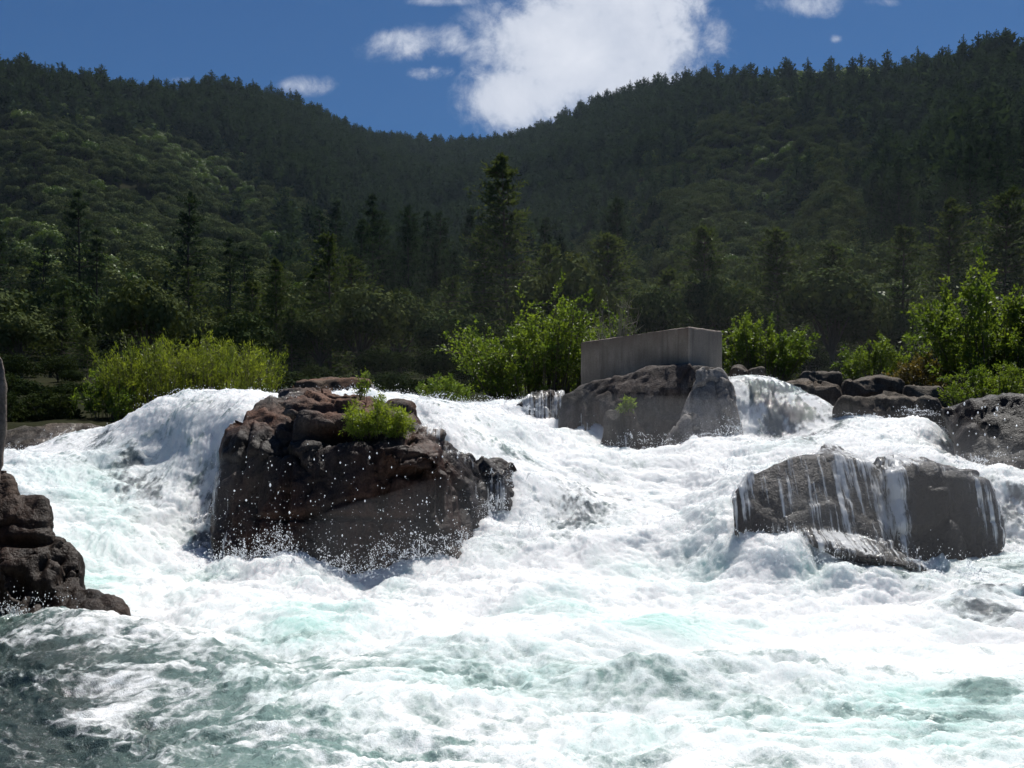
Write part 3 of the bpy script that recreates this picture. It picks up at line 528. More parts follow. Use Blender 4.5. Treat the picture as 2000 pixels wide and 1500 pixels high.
veil(rock_a, [(1600, 930, 150, 70, 0, .40), (1752, 950, 22, 150, -4, .85), (1440, 940, 40, 60, 30, .7), (1590, 970, 26, 110, 0, .5), (1660, 970, 34, 120, 4, .55), (1735, 1000, 36, 120, 8, .62), (1530, 960, 20, 90, -6, .42), (1700, 905, 70, 16, 8, .6), (1500, 930, 70, 50, -30, .35), (1600, 940, 50, 90, 0, .42), (1660, 920, 60, 80, 20, .52), (1730, 960, 50, 80, 40, .6), (1560, 880, 130, 14, -8, .55), (1650, 1060, 150, 30, 10, .62), (1450, 980, 30, 60, 10, .5), (1620, 1010, 60, 50, 0, .38), (1790, 1080, 60, 40, 30, .6)], 'thin streams of water over the rounded rock')
veil(rock_b, [(1752, 960, 24, 150, -4, .85), (1760, 905, 60, 14, 0, .6), (1935, 1000, 30, 90, -20, .5), (1740, 930, 30, 60, 0, .4), (1840, 920, 80, 8, 0, .3)], 'thin film of water over the blocky rock')
veil(boulder, [(960, 990, 40, 80, 0, .5), (850, 830, 30, 30, 30, .5), (890, 890, 40, 14, 30, .5), (425, 960, 22, 60, 0, .36), (440, 1080, 30, 40, 0, .4), (520, 772, 60, 10, 0, .3)], 'thin water trickling down the edges of the big boulder')
veil(drip, [(1050, 800, 60, 40, 20, .47), (1090, 790, 14, 50, 0, .65)], 'thin falls streaking down the small ledge')
veil(pier, [(1145, 840, 10, 40, -15, .5), (1100, 800, 8, 50, -10, .45), (1225, 860, 12, 20, 0, .4)], 'trickles of water down the outcrop')
veil(left_ledge, [(150, 870, 60, 30, 0, .5)], 'small shallow fall over the left ledge')

# spray
def droplets(C, rad, name, label):
    o6 = np.array([[1, 0, 0], [-1, 0, 0], [0, 1, 0], [0, -1, 0], [0, 0, 1], [0, 0, -1]], float); f8 = np.array([[0, 2, 4], [2, 1, 4], [1, 3, 4], [3, 0, 4], [2, 0, 5], [1, 2, 5], [3, 1, 5], [0, 3, 5]])
    n = len(C); st = np.ones((n, 1, 3)); st[:, 0, 2] = rng.uniform(.8, 1.9, n)
    V = C[:, None] + o6[None] * rad[:, None, None] * st; Fc = f8[None] + (np.arange(n) * 6)[:, None, None]
    o = mesh_np(name, V.reshape(-1, 3), Fc.reshape(-1, 3), MAT['drop'], True); tag(o, label, 'spray', kind='stuff'); return o
m, nt, p, out = mat('water_drop'); p.inputs['Base Color'].default_value = (.9, .93, .96, 1); p.inputs['Roughness'].default_value = .15
tr = N(nt, 'ShaderNodeBsdfTranslucent'); tr.inputs[0].default_value = (.95, .97, 1, 1); mx = N(nt, 'ShaderNodeMixShader', i_0=.45); nt.links.new(p.outputs[0], mx.inputs[1]); nt.links.new(tr.outputs[0], mx.inputs[2]); nt.links.new(mx.outputs[0], out.inputs[0]); MAT['drop'] = m
C, RD = [], []
# thrown up in front of the boulder
n = 1500; a = rng.uniform(400, 930, n); h = rng.exponential(60, n); y = rng.uniform(13.2, 14.0, n); C.append(np.stack([(a - 1000) / F * y, y, .12 + h / F * y], 1)); RD.append(.002 + .006 * rng.random(n) ** 2)
n = 110; a = rng.uniform(420, 900, n); h = rng.uniform(0, 240, n); y = rng.uniform(13.0, 14.0, n); C.append(np.stack([(a - 1000) / F * y, y, .12 + h / F * y], 1)); RD.append(.006 + .011 * rng.random(n) ** 2.5)
n = 40; a = rng.uniform(1840, 1990, n); h = rng.uniform(0, 140, n); y = rng.uniform(15.2, 16.0, n); C.append(np.stack([(a - 1000) / F * y, y, 1.5 + h / F * y], 1)); RD.append(rng.uniform(.006, .018, n))
# off the white water everywhere
fl = riverFoam.ravel() * (riverPY.ravel() < 1120) * (riverPX.ravel() > -50) * (riverPX.ravel() < 2050) * np.clip(dsp.ravel() * 6 + .3, 0, 2); pr = fl / fl.sum()
idx = rng.choice(len(fl), 30000, p=pr); b_ = P.reshape(-1, 3)[idx]
C.append(b_ + np.stack([rng.normal(0, .03, len(b_)), rng.normal(0, .03, len(b_)), rng.exponential(.035, len(b_))], 1)); RD.append(rng.uniform(.0025, .0075, len(b_)))
# clustered splashes on the edges of the white water
edge_pts = [(430, 1110, 14.0, 40, .30), (470, 1090, 13.9, 40, .35), (540, 1085, 13.9, 30, .45), (560, 1100, 13.8, 40, .3), (640, 1115, 13.8, 60, .28), (700, 1120, 13.8, 50, .25), (780, 1090, 13.9, 50, .3), (840, 1080, 14.0, 50, .22), (900, 1060, 14.2, 40, .2),
            (960, 1000, 15.2, 50, .3), (1000, 940, 16.0, 40, .2), (1020, 1030, 15, 50, .3), (850, 778, 18.9, 60, .10), (930, 790, 19.3, 80, .1), (1010, 800, 20, 50, .1), (1250, 860, 19.9, 120, .15), (1400, 850, 19.9, 80, .16), (1440, 840, 19.8, 20, .3),
            (1700, 815, 19.5, 40, .08), (1800, 803, 19.3, 40, .10), (1840, 850, 18.4, 40, .3), (1600, 1090, 12.6, 120, .14), (1790, 1100, 12.7, 80, .2), (1890, 905, 15.8, 40, .14), (400, 765, 18, 90, .05), (300, 792, 17.8, 30, .08), (400, 1010, 15.2, 40, .2), (1450, 920, 16.4, 60, .15),
            (60, 1225, 10.5, 60, .15), (30, 1200, 10.5, 20, .2), (1900, 1120, 11.4, 70, .15), (1500, 1050, 13.3, 60, .12)]
for (a, b, y, sp_, hh) in edge_pts:
    for _ in range(14):
        m_ = rng.integers(12, 60); v0 = rng.uniform(.2, 1.0) * math.sqrt(2 * 9.8 * hh); dx_, dy_ = rng.normal(0, 1.4), rng.normal(-.3, .4); o_ = W(a + rng.normal(0, sp_ * .5), b, y); tt_ = rng.uniform(.1, 1.6) * v0 / 9.8 + rng.normal(0, .05, m_); sp2 = rng.normal(1, .10, (m_, 3))
        C.append(np.stack([o_[0] + dx_ * tt_ * sp2[:, 0], o_[1] + dy_ * tt_ * sp2[:, 1], o_[2] + (v0 * tt_ * sp2[:, 2] - 4.9 * tt_ ** 2)], 1)); RD.append(.002 + .007 * rng.random(m_) ** 2)
    n = 260; xx = a + rng.normal(0, sp_ * .6, n); c = np.stack([(xx - 1000) / F * y, y + rng.normal(0, .12, n), np.full(n, EYE - (b - HZ) / F * y) + rng.exponential(hh * .45, n) - .08], 1); C.append(c); RD.append(.002 + .006 * rng.random(n) ** 2)
droplets(np.concatenate(C), np.concatenate(RD), 'spray', 'bright drops of spray thrown up by the rapids')

# ------------------------------------------------------------------ terrain
RIDGE = [(-1500, 40), (-400, 70), (0, 118), (150, 140), (250, 165), (330, 165), (430, 158), (540, 182), (620, 212), (700, 250), (800, 268), (900, 276), (1000, 268), (1050, 250), (1100, 225), (1200, 180), (1340, 145), (1450, 138), (1550, 112), (1680, 102), (1780, 125), (1810, 112), (1880, 88), (2000, 80), (2400, 40), (3500, 60)]
RD_ = [(-1500, 620), (0, 680), (400, 860), (620, 1000), (850, 1250), (1000, 1150), (1300, 900), (1600, 760), (1780, 720), (1830, 620), (2000, 560), (2400, 460), (3500, 450)]
def terr(sx, y):
    """sx = x / y; y = depth"""
    pxx = 1000 + F * sx; ry = np.interp(pxx, *zip(*RD_)); rp = np.interp(pxx, *zip(*RIDGE)) + 18 * F / ry
    base_y = np.array([10, 20, 30, 60, 110]); 
    zb = np.interp(y, [10, 18, 20.5, 22, 30, 60, 110], [1.0, 1.0, 1.6, 2.4, 3.2, 6.5, 10.9])
    t = np.clip((y - 110) / (ry - 110), 0, None); e = 735 + (rp - 735) * np.minimum(t, 1) ** .82
    zh = EYE + (HZ - e) / F * y
    over = np.clip(y - ry, 0, None); zh = zh - over * .75
    X_ = sx * y; q = np.stack([X_ * .0055, y * .0055, np.zeros_like(y) + .5], -1); amp = 34 * np.clip(t * 3, 0, 1) * np.clip((1.0 - t) * 3, 0, 1)
    g = fbm(q, 1.0, 4, .5, seed=3.0)
    fold = np.abs(fbm(np.stack([pxx * .0045 + y * .0006, y * .0012, np.zeros_like(y)], -1), 1.0, 2, .5, seed=12.0))
    return np.where(y > 110, zh + amp * (g * 1.1 - fold * 1.1 + .2), zb + .25 * fbm(q * 60, 1.0, 3))
tys = np.concatenate([np.linspace(17, 60, 90), np.geomspace(61, 1700, 240)]); tsx = np.linspace(-1.05, 1.05, 420)
TY = np.repeat(tys[:, None], len(tsx), 1); TS = np.repeat(tsx[None], len(tys), 0); TZ = terr(TS, TY)
TP = np.stack([TS * TY, TY, TZ], -1); i = np.arange(len(tys) - 1)[:, None] * len(tsx) + np.arange(len(tsx) - 1)[None]
m, nt, p, out = mat('forest_floor')
a = noise(nt, .05, 6, .6); b = noise(nt, .9, 5, .6)
c = mixc(nt, ramp(nt, a, [(.4, (0, 0, 0)), (.6, (1, 1, 1))]), (.012, .018, .009), (.022, .024, .013)); c = mixc(nt, M_(nt, 'MULTIPLY', b, .3), c, (.06, .05, .035))
nt.links.new(c, p.inputs['Base Color']); p.inputs['Roughness'].default_value = 1; p.inputs['Specular IOR Level'].default_value = 0; bump(nt, b, .6, .4, p)
hills = mesh_np('hills', TP.reshape(-1, 3), np.stack([i, i + 1, i + len(tsx) + 1, i + len(tsx)], -1).reshape(-1, 4), m, True); tag(hills, 'steep wooded hillsides of the gorge', 'hills', kind='structure')
# river bed and far ground, one sheet under everything
gm, nt, p, out = mat('ground'); nt.links.new(ramp(nt, noise(nt, .3, 5), [(.3, (.04, .037, .03)), (.7, (.12, .11, .09))]), p.inputs['Base Color']); p.inputs['Roughness'].default_value = .9
gg = mesh_np('ground', np.array([[-6000, -4000, -1.2], [6000, -4000, -1.2], [6000, 8000, -1.2], [-6000, 8000, -1.2]], float), np.array([[0, 1, 2, 3]]), gm); tag(gg, 'stony river bed and ground', 'ground', kind='structure')

# ------------------------------------------------------------------ trees
HID = bpy.data.collections.new('prototypes')
def conifer_geo(h=20., rad=3.2, whorls=34, per=6, spr=6, size=.55, seed=0, bare=.12, ragged=.35, thin=.14):
    global rng
    keep = rng; rng = np.random.default_rng(seed); P_, D_, L_, tubes_ = [], [], [], []
    lean = rng.normal(0, .012, 2)
    trunk = np.array([[lean[0] * z * z / h, lean[1] * z * z / h, z] for z in np.linspace(0, h, 9)]); tubes_.append((trunk, np.linspace(h * .014, .03, 9)))
    for k in range(whorls):
        t = bare + (1 - bare) * (k + rng.uniform(-.4, .4)) / whorls; z = t * h
        if z > h * .995: continue
        r = rad * (1 - t) ** .75 * (1 - .55 * max(0, .28 - t) / .28) * rng.uniform(1 - ragged, 1 + ragged * .6) + .12
        c = np.array([lean[0] * z * z / h, lean[1] * z * z / h, z]); a0 = rng.uniform(0, 6.28)
        for j in range(per):
            if rng.random() < (.30 if spr >= 4 else .12): continue
            a = a0 + j * 6.283 / per + rng.normal(0, .3); rr = r * rng.uniform(.6, 1.15); up_ = .55 * t - .12 + rng.normal(0, .1)
            d = np.array([math.cos(a), math.sin(a), up_]); tip = c + d * rr + np.array([0, 0, -.05 * rr * rr * .3])
            if spr >= 4 and rr > .8: tubes_.append((np.array([c, (c + tip) / 2 + [0, 0, .05 * rr], tip]), [.05, .03, .01]))
            s = np.linspace(.25 if spr > 2 else .0, 1, spr) if spr > 1 else np.array([.15])
            for q in s:
                b = c + (tip - c) * q
                m_ = 4 if spr > 2 else 2
                for _ in range(m_):
                    dd = unit(d * (.9 if spr > 1 else 1.2) + rng.normal(0, .62 if spr > 1 else .25, 3) + np.array([0, 0, .15])); P_.append(b + rng.normal(0, .06 * rr, 3)); D_.append(dd); L_.append(size * rng.uniform(.6, 1.3) * ((.55 + .45 * (1 - q)) if spr > 2 else rr / size * .95))
    # leader
    for _ in range(5): P_.append(trunk[-1] - [0, 0, size * .8]); D_.append(unit(np.array([0, 0, 1.]) + rng.normal(0, .15, 3))); L_.append(size * 1.2)
    P_, D_, L_ = map(np.array, (P_, D_, L_)); V, Fc = leaves(P_, D_, L_, L_ * (.42 if spr > 1 else .6)); v = np.repeat(rng.random(len(P_)), 4); tv = tubes(tubes_, 5)
    rng = keep; return (V, Fc, v), tv
def broad_geo(h=8., rad=3.5, n=900, size=.7, seed=0, lobes=9, trunk=True, squash=.8):
    global rng
    keep = rng; rng = np.random.default_rng(seed); cs_ = []; P_ = []
    for k in range(lobes):
        d = unit(rng.normal(size=3)); d[2] = abs(d[2]) * .8 - .15; c = np.array([0, 0, h * .58]) + d * np.array([rad * .62, rad * .62, h * .30]); r = rad * rng.uniform(.35, .6); cs_.append((c, r))
        m_ = n // lobes; q = unit(rng.normal(size=(m_, 3))) * (rng.uniform(.55, 1.05, m_)[:, None]) * r * np.array([1, 1, squash]); P_.append(c + q)
    P_ = np.concatenate(P_); D_ = unit((P_ - [0, 0, h * .45]) * .5 / rad + rng.normal(0, .7, P_.shape)); L_ = size * rng.uniform(.6, 1.3, len(P_))
    RR = np.concatenate([unit(P_[k * m_:(k + 1) * m_] - cs_[k][0]) for k in range(lobes)]); RR = unit(RR + rng.normal(0, .28, RR.shape)); D_ = unit(np.cross(RR, rng.normal(size=RR.shape))); S_ = np.cross(D_, RR)
    Wd_ = L_ * .8; a_ = P_ - D_ * L_[:, None] * .5; V = np.stack([a_, a_ + D_ * L_[:, None] * .5 + S_ * Wd_[:, None] * .5 , a_ + D_ * L_[:, None], a_ + D_ * L_[:, None] * .5 - S_ * Wd_[:, None] * .5], 1).reshape(-1, 3); Fc = np.arange(4 * len(P_)).reshape(-1, 4); v = np.repeat(rng.random(len(P_)), 4)
    tl = [(np.array([[0, 0, 0], [0.05, .05, h * .3], [0, 0, h * .55]]), [h * .025, h * .02, h * .01])]
    for c, r in cs_: tl.append((np.array([[0, 0, h * .25], (c + [0, 0, h * .25]) / 2, c]), [h * .012, h * .008, .02]))
    tv = tubes(tl, 5); rng = keep; return (V, Fc, v), tv
def one_mesh(name, geo, lm, bmat):
    (V, Fc, v), (TV, TF) = geo; n = len(V)
    o = mesh_np(name, np.concatenate([V, TV]), np.concatenate([Fc, TF + n]), [lm, bmat], False, {'v': np.concatenate([v, np.zeros(len(TV))])})
    mi = np.zeros(len(Fc) + len(TF), np.int32); mi[len(Fc):] = 1; o.data.polygons.foreach_set('material_index', mi); return o
def make_proto(name, geos, lm, bmat=None):
    col = bpy.data.collections.new(name)
    for g in geos:
        o = one_mesh(name, g, lm, bmat or MAT['bark']); COL.objects.unlink(o); col.objects.link(o)
    return col
MAT['far_bark'] = bark_mat('far_bark', (.012, .012, .009), (.03, .026, .02))
pc = make_proto('conifer_kind', [conifer_geo(17, 3.2 + .5 * s, 24, 9, 2, .75, s, .02, .45) for s in range(5)], MAT['conifer'], MAT['far_bark'])
po = make_proto('oak_kind', [broad_geo(7, 3.6, 1700, .48, s, lobes=9) for s in range(5)], MAT['oak'], MAT['far_bark'])
pf = make_proto('fresh_kind', [broad_geo(7, 3.6, 1700, .48, s + 20, lobes=9) for s in range(4)], MAT['fresh'], MAT['far_bark'])
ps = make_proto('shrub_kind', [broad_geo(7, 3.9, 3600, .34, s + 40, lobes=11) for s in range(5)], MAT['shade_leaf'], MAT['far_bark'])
def instancer(name, pts, scl, rot, col, label, cat):
    o = mesh_np(name, pts, np.zeros((0, 3), int), MAT['bark'], attrs={'s': scl, 'r': rot})
    g = bpy.data.node_groups.new(name, 'GeometryNodeTree'); g.interface.new_socket('Geometry', in_out='INPUT', socket_type='NodeSocketGeometry'); g.interface.new_socket('Geometry', in_out='OUTPUT', socket_type='NodeSocketGeometry')
    gi = g.nodes.new('NodeGroupInput'); go = g.nodes.new('NodeGroupOutput'); ip = g.nodes.new('GeometryNodeInstanceOnPoints'); ci = g.nodes.new('GeometryNodeCollectionInfo'); ci.inputs[0].default_value = col; ci.inputs['Separate Children'].default_value = True; ci.inputs['Reset Children'].default_value = True
    a1 = g.nodes.new('GeometryNodeInputNamedAttribute'); a1.data_type = 'FLOAT_VECTOR'; a1.inputs[0].default_value = 's'
    a2 = g.nodes.new('GeometryNodeInputNamedAttribute'); a2.data_type = 'FLOAT_VECTOR'; a2.inputs[0].default_value = 'r'
    L = g.links.new; L(gi.outputs[0], ip.inputs['Points']); L(ci.outputs[0], ip.inputs['Instance']); ip.inputs['Pick Instance'].default_value = True
    L(a1.outputs[0], ip.inputs['Scale']); L(a2.outputs[0], ip.inputs['Rotation']); L(ip.outputs[0], go.inputs[0])
    mdf = o.modifiers.new('trees', 'NODES'); mdf.node_group = g; tag(o, label, cat, kind='stuff'); return o
# candidate points, jittered, within the view and a margin
frng = np.random.default_rng(11); pts = []
n = 50000; yv = np.sqrt(frng.uniform(125 ** 2, 1270 ** 2, n)); sv = frng.uniform(-.66, .66, n); ridge_y = np.interp(1000 + F * sv, *zip(*RD_)); k = yv < ridge_y + 25; yv, sv, ridge_y = yv[k], sv[k], ridge_y[k]
k = frng.random(len(yv)) < np.clip(.35 + 260 / yv, 0, 1); yv, sv, ridge_y = yv[k], sv[k], ridge_y[k]
zv = terr(sv, yv); FP = np.stack([sv * yv, yv, zv], -1); qx, qy = PX(FP); tt = (yv - 110) / (ridge_y - 110)
nz = fbm(FP * .012, 1, 3, seed=5.); nz2 = fbm(FP * .03, 1, 2, seed=15.)
def gb(cx, cy, rx, ry, rot=0):
    c, s = math.cos(R(rot)), math.sin(R(rot)); a = ((qx - cx) * c + (qy - cy) * s) / rx; b = (-(qx - cx) * s + (qy - cy) * c) / ry; return np.exp(-(a * a + b * b))
con = -.05 + sstep(.72, .9, tt) * .9 + .9 * gb(700, 380, 240, 120, 40) + .8 * gb(860, 420, 180, 160) + .8 * gb(1150, 330, 180, 110, -30) + .7 * gb(1850, 300, 160, 250) + .5 * gb(500, 210, 250, 50) + .15 * gb(300, 650, 500, 90)
con -= .75 * gb(1600, 150, 190, 60) + .35 * gb(1500, 300, 250, 120)
con -= .5 * gb(200, 380, 330, 170, 25); con = con + .7 * nz
fre = 1.1 * gb(1620, 140, 230, 55, 5) + .5 * gb(280, 260, 150, 22, 38) + .35 * gb(420, 360, 90, 22, 38) + .55 * gb(100, 520, 160, 50, 25) + .45 * gb(1120, 430, 110, 45, -25) + .35 * gb(880, 285, 60, 14) + .25 * gb(150, 240, 150, 25) + .25 * gb(1520, 330, 60, 60) + .2 * gb(700, 470, 40, 40)
r1 = frng.random(len(yv)); kind = np.where(r1 < fre + .02 + .3 * nz2 * (fre > .1), 2, np.where(frng.random(len(yv)) < con, 1, 0))
hs = frng.uniform(.6, 1.4, len(yv));  
scl = np.where(kind == 1, 1.12 * hs, 1.15 * hs)[:, None] * np.ones((1, 3)); scl[:, 2] *= np.where(kind == 1, 1.0 + .15 * frng.random(len(yv)), 1.0); rot = np.zeros_like(scl); rot[:, 2] = frng.uniform(0, 6.28, len(yv))
order = np.argsort(yv); solo = np.zeros(len(yv), bool)
vis = (qx > -40) & (qx < 2040)
near_c = [i for i in order if kind[i] == 1 and vis[i]][:130]; near_o = [i for i in order if kind[i] == 0 and vis[i]][:70]
sky_c = [i for i in np.where((kind == 1) & vis & (tt > .985) & (tt < 1.01))[0]][:110]
solo[near_c] = solo[near_o] = solo[sky_c] = True
for kk, nm, col, lb in ((1, 'conifer_forest', pc, 'dark conifers massed along the ridges and gullies'), (0, 'oak_forest', po, 'rounded oak crowns covering the slopes'), (2, 'fresh_green_forest', pf, 'bright yellow-green crowns in patches on the slopes')):
    s = (kind == kk) & ~solo; instancer(nm, FP[s] - [0, 0, .4], scl[s], rot[s], col, lb, 'forest')
print('forest', (kind == 1).sum(), (kind == 0).sum(), (kind == 2).sum(), len(sky_c))
LM = [(110, 'above the upright rock'), (330, 'above the left half of the willow bush'), (560, 'above the right half of the willow bush'), (760, 'above the big boulder'), (900, 'above the head of the centre rapids'), (1120, 'above the alder left of the concrete block'), (1420, 'above the concrete block'), (1640, 'above the right waterfall'), (1820, 'above the right bank rocks'), (9999, 'above the rock wall')]
def mark(x): return next(t for l, t in LM if x < l)
def zone(x): return 'left' if x < 700 else ('middle' if x < 1150 else 'right')
def put_solo(idx, cols, nm, fmt, cat, grp):
    src = list(cols.objects)
    for j, i_ in enumerate(idx):
        z_ = zone(qx[i_]); o = src[j % len(src)].copy(); o.name = nm; COL.objects.link(o); o.location = FP[i_] - [0, 0, .4]; o.scale = scl[i_]; o.rotation_euler = (0, 0, rot[i_, 2]); z_ = mark(qx[i_]); tag(o, fmt % z_, cat, grp % z_)
pn = make_proto('near_conifer_kind', [conifer_geo(17, 4.6 + .5 * s, 24, 8, 5, .62, 60 + s, .06, .45) for s in range(4)], MAT['conifer'], MAT['far_bark'])
put_solo(near_c, pn, 'conifer', 'dark conifer low on the wooded slope %s', 'conifer', 'conifers low on the slope %s')
put_solo(near_o, po, 'oak_tree', 'rounded olive-green oak low on the slope %s', 'oak tree', 'oaks low on the slope %s')
put_solo(sky_c, pc, 'ridge_conifer', 'small skyline conifer %s', 'conifer', 'conifers on the ridge line %s')

# mid-ground pines, each with trunk and crown
def gz(px_, y): return float(terr(np.array([(px_ - 1000) / F]), np.array([float(y)]))[0])
pine_protos = []
for s, (hh, rr_, wh, per) in enumerate([(20, 7.6, 28, 9), (18, 9.2, 24, 10), (22, 7.6, 32, 9), (16, 8.6, 20, 10)]):
    g, tv = conifer_geo(hh, rr_, wh, per, 6, .72, 100 + s, .08, .5); pine_protos.append((g, tv, hh))
pmesh = []
for (V, Fc, v), (TV, TF), hh in pine_protos:
    a = mesh_np('crown', V, Fc, MAT['pine'], False, {'v': v}); b = mesh_np('trunk', TV, TF, MAT['bark'], True); pmesh.append((a.data, b.data, hh)); bpy.data.objects.remove(a); bpy.data.objects.remove(b)
PINES = [(990, 300, 95, 2, 'tallest dark pine, standing just left of the picture centre'), (945, 440, 98, 0, 'narrow pine touching the left side of the tallest pine'), (645, 455, 80, 0, 'slim twin-topped pine above the brown bank behind the boulder'),
    (612, 520, 84, 2, 'shorter thin pine left of the slim twin-topped pine'), (690, 500, 86, 1, 'broad pine right of the slim twin-topped pine'), (540, 505, 78, 2, 'thin open pine above the right end of the willow bush'), (490, 545, 92, 3, 'faint pine behind the willow bush top'),
    (370, 525, 90, 0, 'dim pine standing over the left part of the willow bush'), (300, 590, 84, 1, 'bushy pine left of the willow bush crown'), (235, 560, 80, 3, 'dark pine over the left tip of the willow bush'), (120, 570, 76, 1, 'broad dark pine near the left edge of the valley floor'), (30, 600, 74, 0, 'dark pine next to the upright rock at the left edge'),
    (1080, 480, 90, 1, 'round-topped pine behind the alder bush beside the concrete block'), (1190, 455, 88, 1, 'full pine directly above the left end of the concrete block'), (1375, 440, 84, 1, 'wide pine directly above the right end of the concrete block'), (1310, 520, 96, 3, 'small dark pine between the two pines over the concrete block'),
    (1520, 450, 78, 1, 'bulky pine above the bush right of the concrete block'), (1455, 560, 90, 3, 'low pine to the left of the bulky pine'), (1630, 480, 76, 1, 'thick pine between the bulky pine and the right bank trees'), (1700, 600, 88, 3, 'low dark pine above the broad grey bank rock'), (1762, 440, 72, 0, 'upright dark pine left of the tall green alder'),
    (1850, 390, 84, 2, 'high pine rising behind the tall green alder'), (1960, 375, 64, 1, 'large dark pine at the right edge of the picture'), (1900, 480, 90, 1, 'pine filling the gap behind the tall green alder'), (780, 560, 110, 3, 'small far pine above the shrub on the boulder'), (880, 540, 112, 1, 'far pine left of the narrow pine'),
    (1250, 600, 105, 3, 'low far pine behind the concrete block'), (430, 600, 100, 1, 'wide dark pine behind the middle of the willow bush'), (170, 640, 70, 3, 'small dark pine at the left end of the willow bush'), (570, 600, 70, 1, 'dark shady pine at the right end of the willow bush'),
    (730, 620, 74, 1, 'low bushy pine behind the shrub on the boulder'), (830, 640, 82, 3, 'low round pine above the start of the centre rapids')]
r_ = random.Random(4)
for (px_, top, y, k, lb) in PINES:
    z0 = gz(px_, y) - .3; a, b, hh = pmesh[k]; s = ((HZ - top) / F * y + EYE - z0) / hh
    e = empty('pine_tree', ((px_ - 1000) / F * y, y, z0)); e.rotation_euler = (0, 0, r_.uniform(0, 6.28)); sw = s * r_.uniform(.95, 1.1); e.scale = (sw, sw, s)
    tag(e, lb, 'pine tree', 'pines on the valley floor')
    for nm, d in (('crown', a), ('trunk', b)):
        o = bpy.data.objects.new(nm, d); COL.objects.link(o); o.parent = e
pb_ = make_proto('big_oak_kind', [broad_geo(9, 4.2, 5200, .36, s + 70, lobes=12) for s in range(4)], MAT['oak'])
bo = list(pb_.objects)
for j in range(26):
    px_ = -30 + 2080 * (j + r_.random()) / 26; y = r_.uniform(68, 112); o = bo[j % 4].copy(); o.name = 'broad_oak'; COL.objects.link(o); s = r_.uniform(.6, 1.05); o.scale = (s, s, s * r_.uniform(.9, 1.2)); o.rotation_euler = (0, 0, r_.uniform(0, 6)); o.location = ((px_ - 1000) / F * y, y, gz(px_, y) - .4)
    z_ = mark(px_).replace('above', 'behind'); tag(o, 'broad round-crowned oak among the pines %s' % z_, 'oak tree', 'broad oaks %s' % z_)
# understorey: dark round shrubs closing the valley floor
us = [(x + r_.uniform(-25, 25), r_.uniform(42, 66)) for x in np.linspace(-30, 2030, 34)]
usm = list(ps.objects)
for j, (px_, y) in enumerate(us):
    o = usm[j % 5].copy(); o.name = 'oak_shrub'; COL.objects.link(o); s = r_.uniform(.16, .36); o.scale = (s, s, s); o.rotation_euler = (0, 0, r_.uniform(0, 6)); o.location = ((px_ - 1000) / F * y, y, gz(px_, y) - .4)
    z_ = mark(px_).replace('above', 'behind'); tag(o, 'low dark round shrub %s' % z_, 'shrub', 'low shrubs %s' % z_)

# ------------------------------------------------------------------ bushes
def bush(name, px0, px1, top, basepy, y, dep, n_st, n_lf, lsize, lm, label, lean=.25, upright=.6, seed=0, width_leaf=.35, stem_r=.018, profile=None, cat='bush', twigm=None, spread_base=.45, lenj=.35):
    global rng
    keep = rng; rng = np.random.default_rng(seed)
    cx = (px0 + px1) / 2; wx = (px1 - px0) / 2 / F * y; base = W(cx, basepy, y); ztop = W(cx, top, y)[2]; hh = ztop - base[2]
    lines = []; LP, LD = [], []
    for k in range(n_st):
        a = rng.uniform(-1, 1); bb = rng.uniform(-1, 1); p0 = np.array([a * wx * spread_base, bb * dep * spread_base, 0]); prof = 1 - .55 * abs(a) ** 2 if profile is None else profile(a)
        L = hh * prof * rng.uniform(1 - lenj, 1.03); tip = np.array([a * wx * rng.uniform(.8, 1.05), bb * dep * rng.uniform(.8, 1.1), L])
        mid_ = (p0 + tip) / 2 + np.array([0, 0, L * .12]) + rng.normal(0, .04 * hh, 3); t = np.linspace(0, 1, 6)[:, None]; curve = (1 - t) ** 2 * p0 + 2 * t * (1 - t) * mid_ + t * t * tip
        lines.append((curve, np.linspace(stem_r, stem_r * .2, 6)))
        nt_ = 5
        for _ in range(nt_):
            q = rng.uniform(.3, .95); ii = q * 5; i0 = int(ii); b0 = curve[i0] + (curve[min(i0 + 1, 5)] - curve[i0]) * (ii - i0); d = unit(unit(tip - p0) * upright + rng.normal(0, .45, 3)); l2 = hh * rng.uniform(.08, .22)
            lines.append((np.array([b0, b0 + d * l2 * .5, b0 + d * l2 + [0, 0, .02]]), [stem_r * .4, stem_r * .25, stem_r * .1]))
            m_ = n_lf // (n_st * nt_); s = rng.uniform(0, 1.05, m_)[:, None]; LP.append(b0 + d * l2 * s + rng.normal(0, .025 * hh ** .5, (m_, 3))); LD.append(unit(d * .6 + rng.normal(0, .6, (m_, 3)) * (1.3 - upright)))
    LP = np.concatenate(LP); LD = np.concatenate(LD); Ls = lsize * rng.uniform(.6, 1.3, len(LP)); V, Fc = leaves(LP, LD, Ls, Ls * width_leaf)
    e = empty(name, base); tag(e, label, cat)
    cl = fbm(LP, 1.1, 2, seed=seed + .3); vv = np.clip(.5 + cl * .9 + rng.normal(0, .18, len(LP)), 0, 1)
    mesh_np('foliage', V, Fc, lm, False, {'v': np.repeat(vv, 4)}, parent=e); TV, TF = tubes(lines, 4); mesh_np('stems', TV, TF, twigm or MAT['bark'], True, parent=e)
    rng = keep; return e
bush('willow_bush', 215, 545, 672, 845, 25.5, 1.3, 300, 42000, .085, MAT['willow'], 'wide yellow-green willow bush above the left fall', upright=.95, seed=1, width_leaf=.22, stem_r=.012, profile=lambda a: 1 - .18 * abs(a) ** 3 + .06 * math.sin(a * 9), spread_base=.85, lenj=.3)
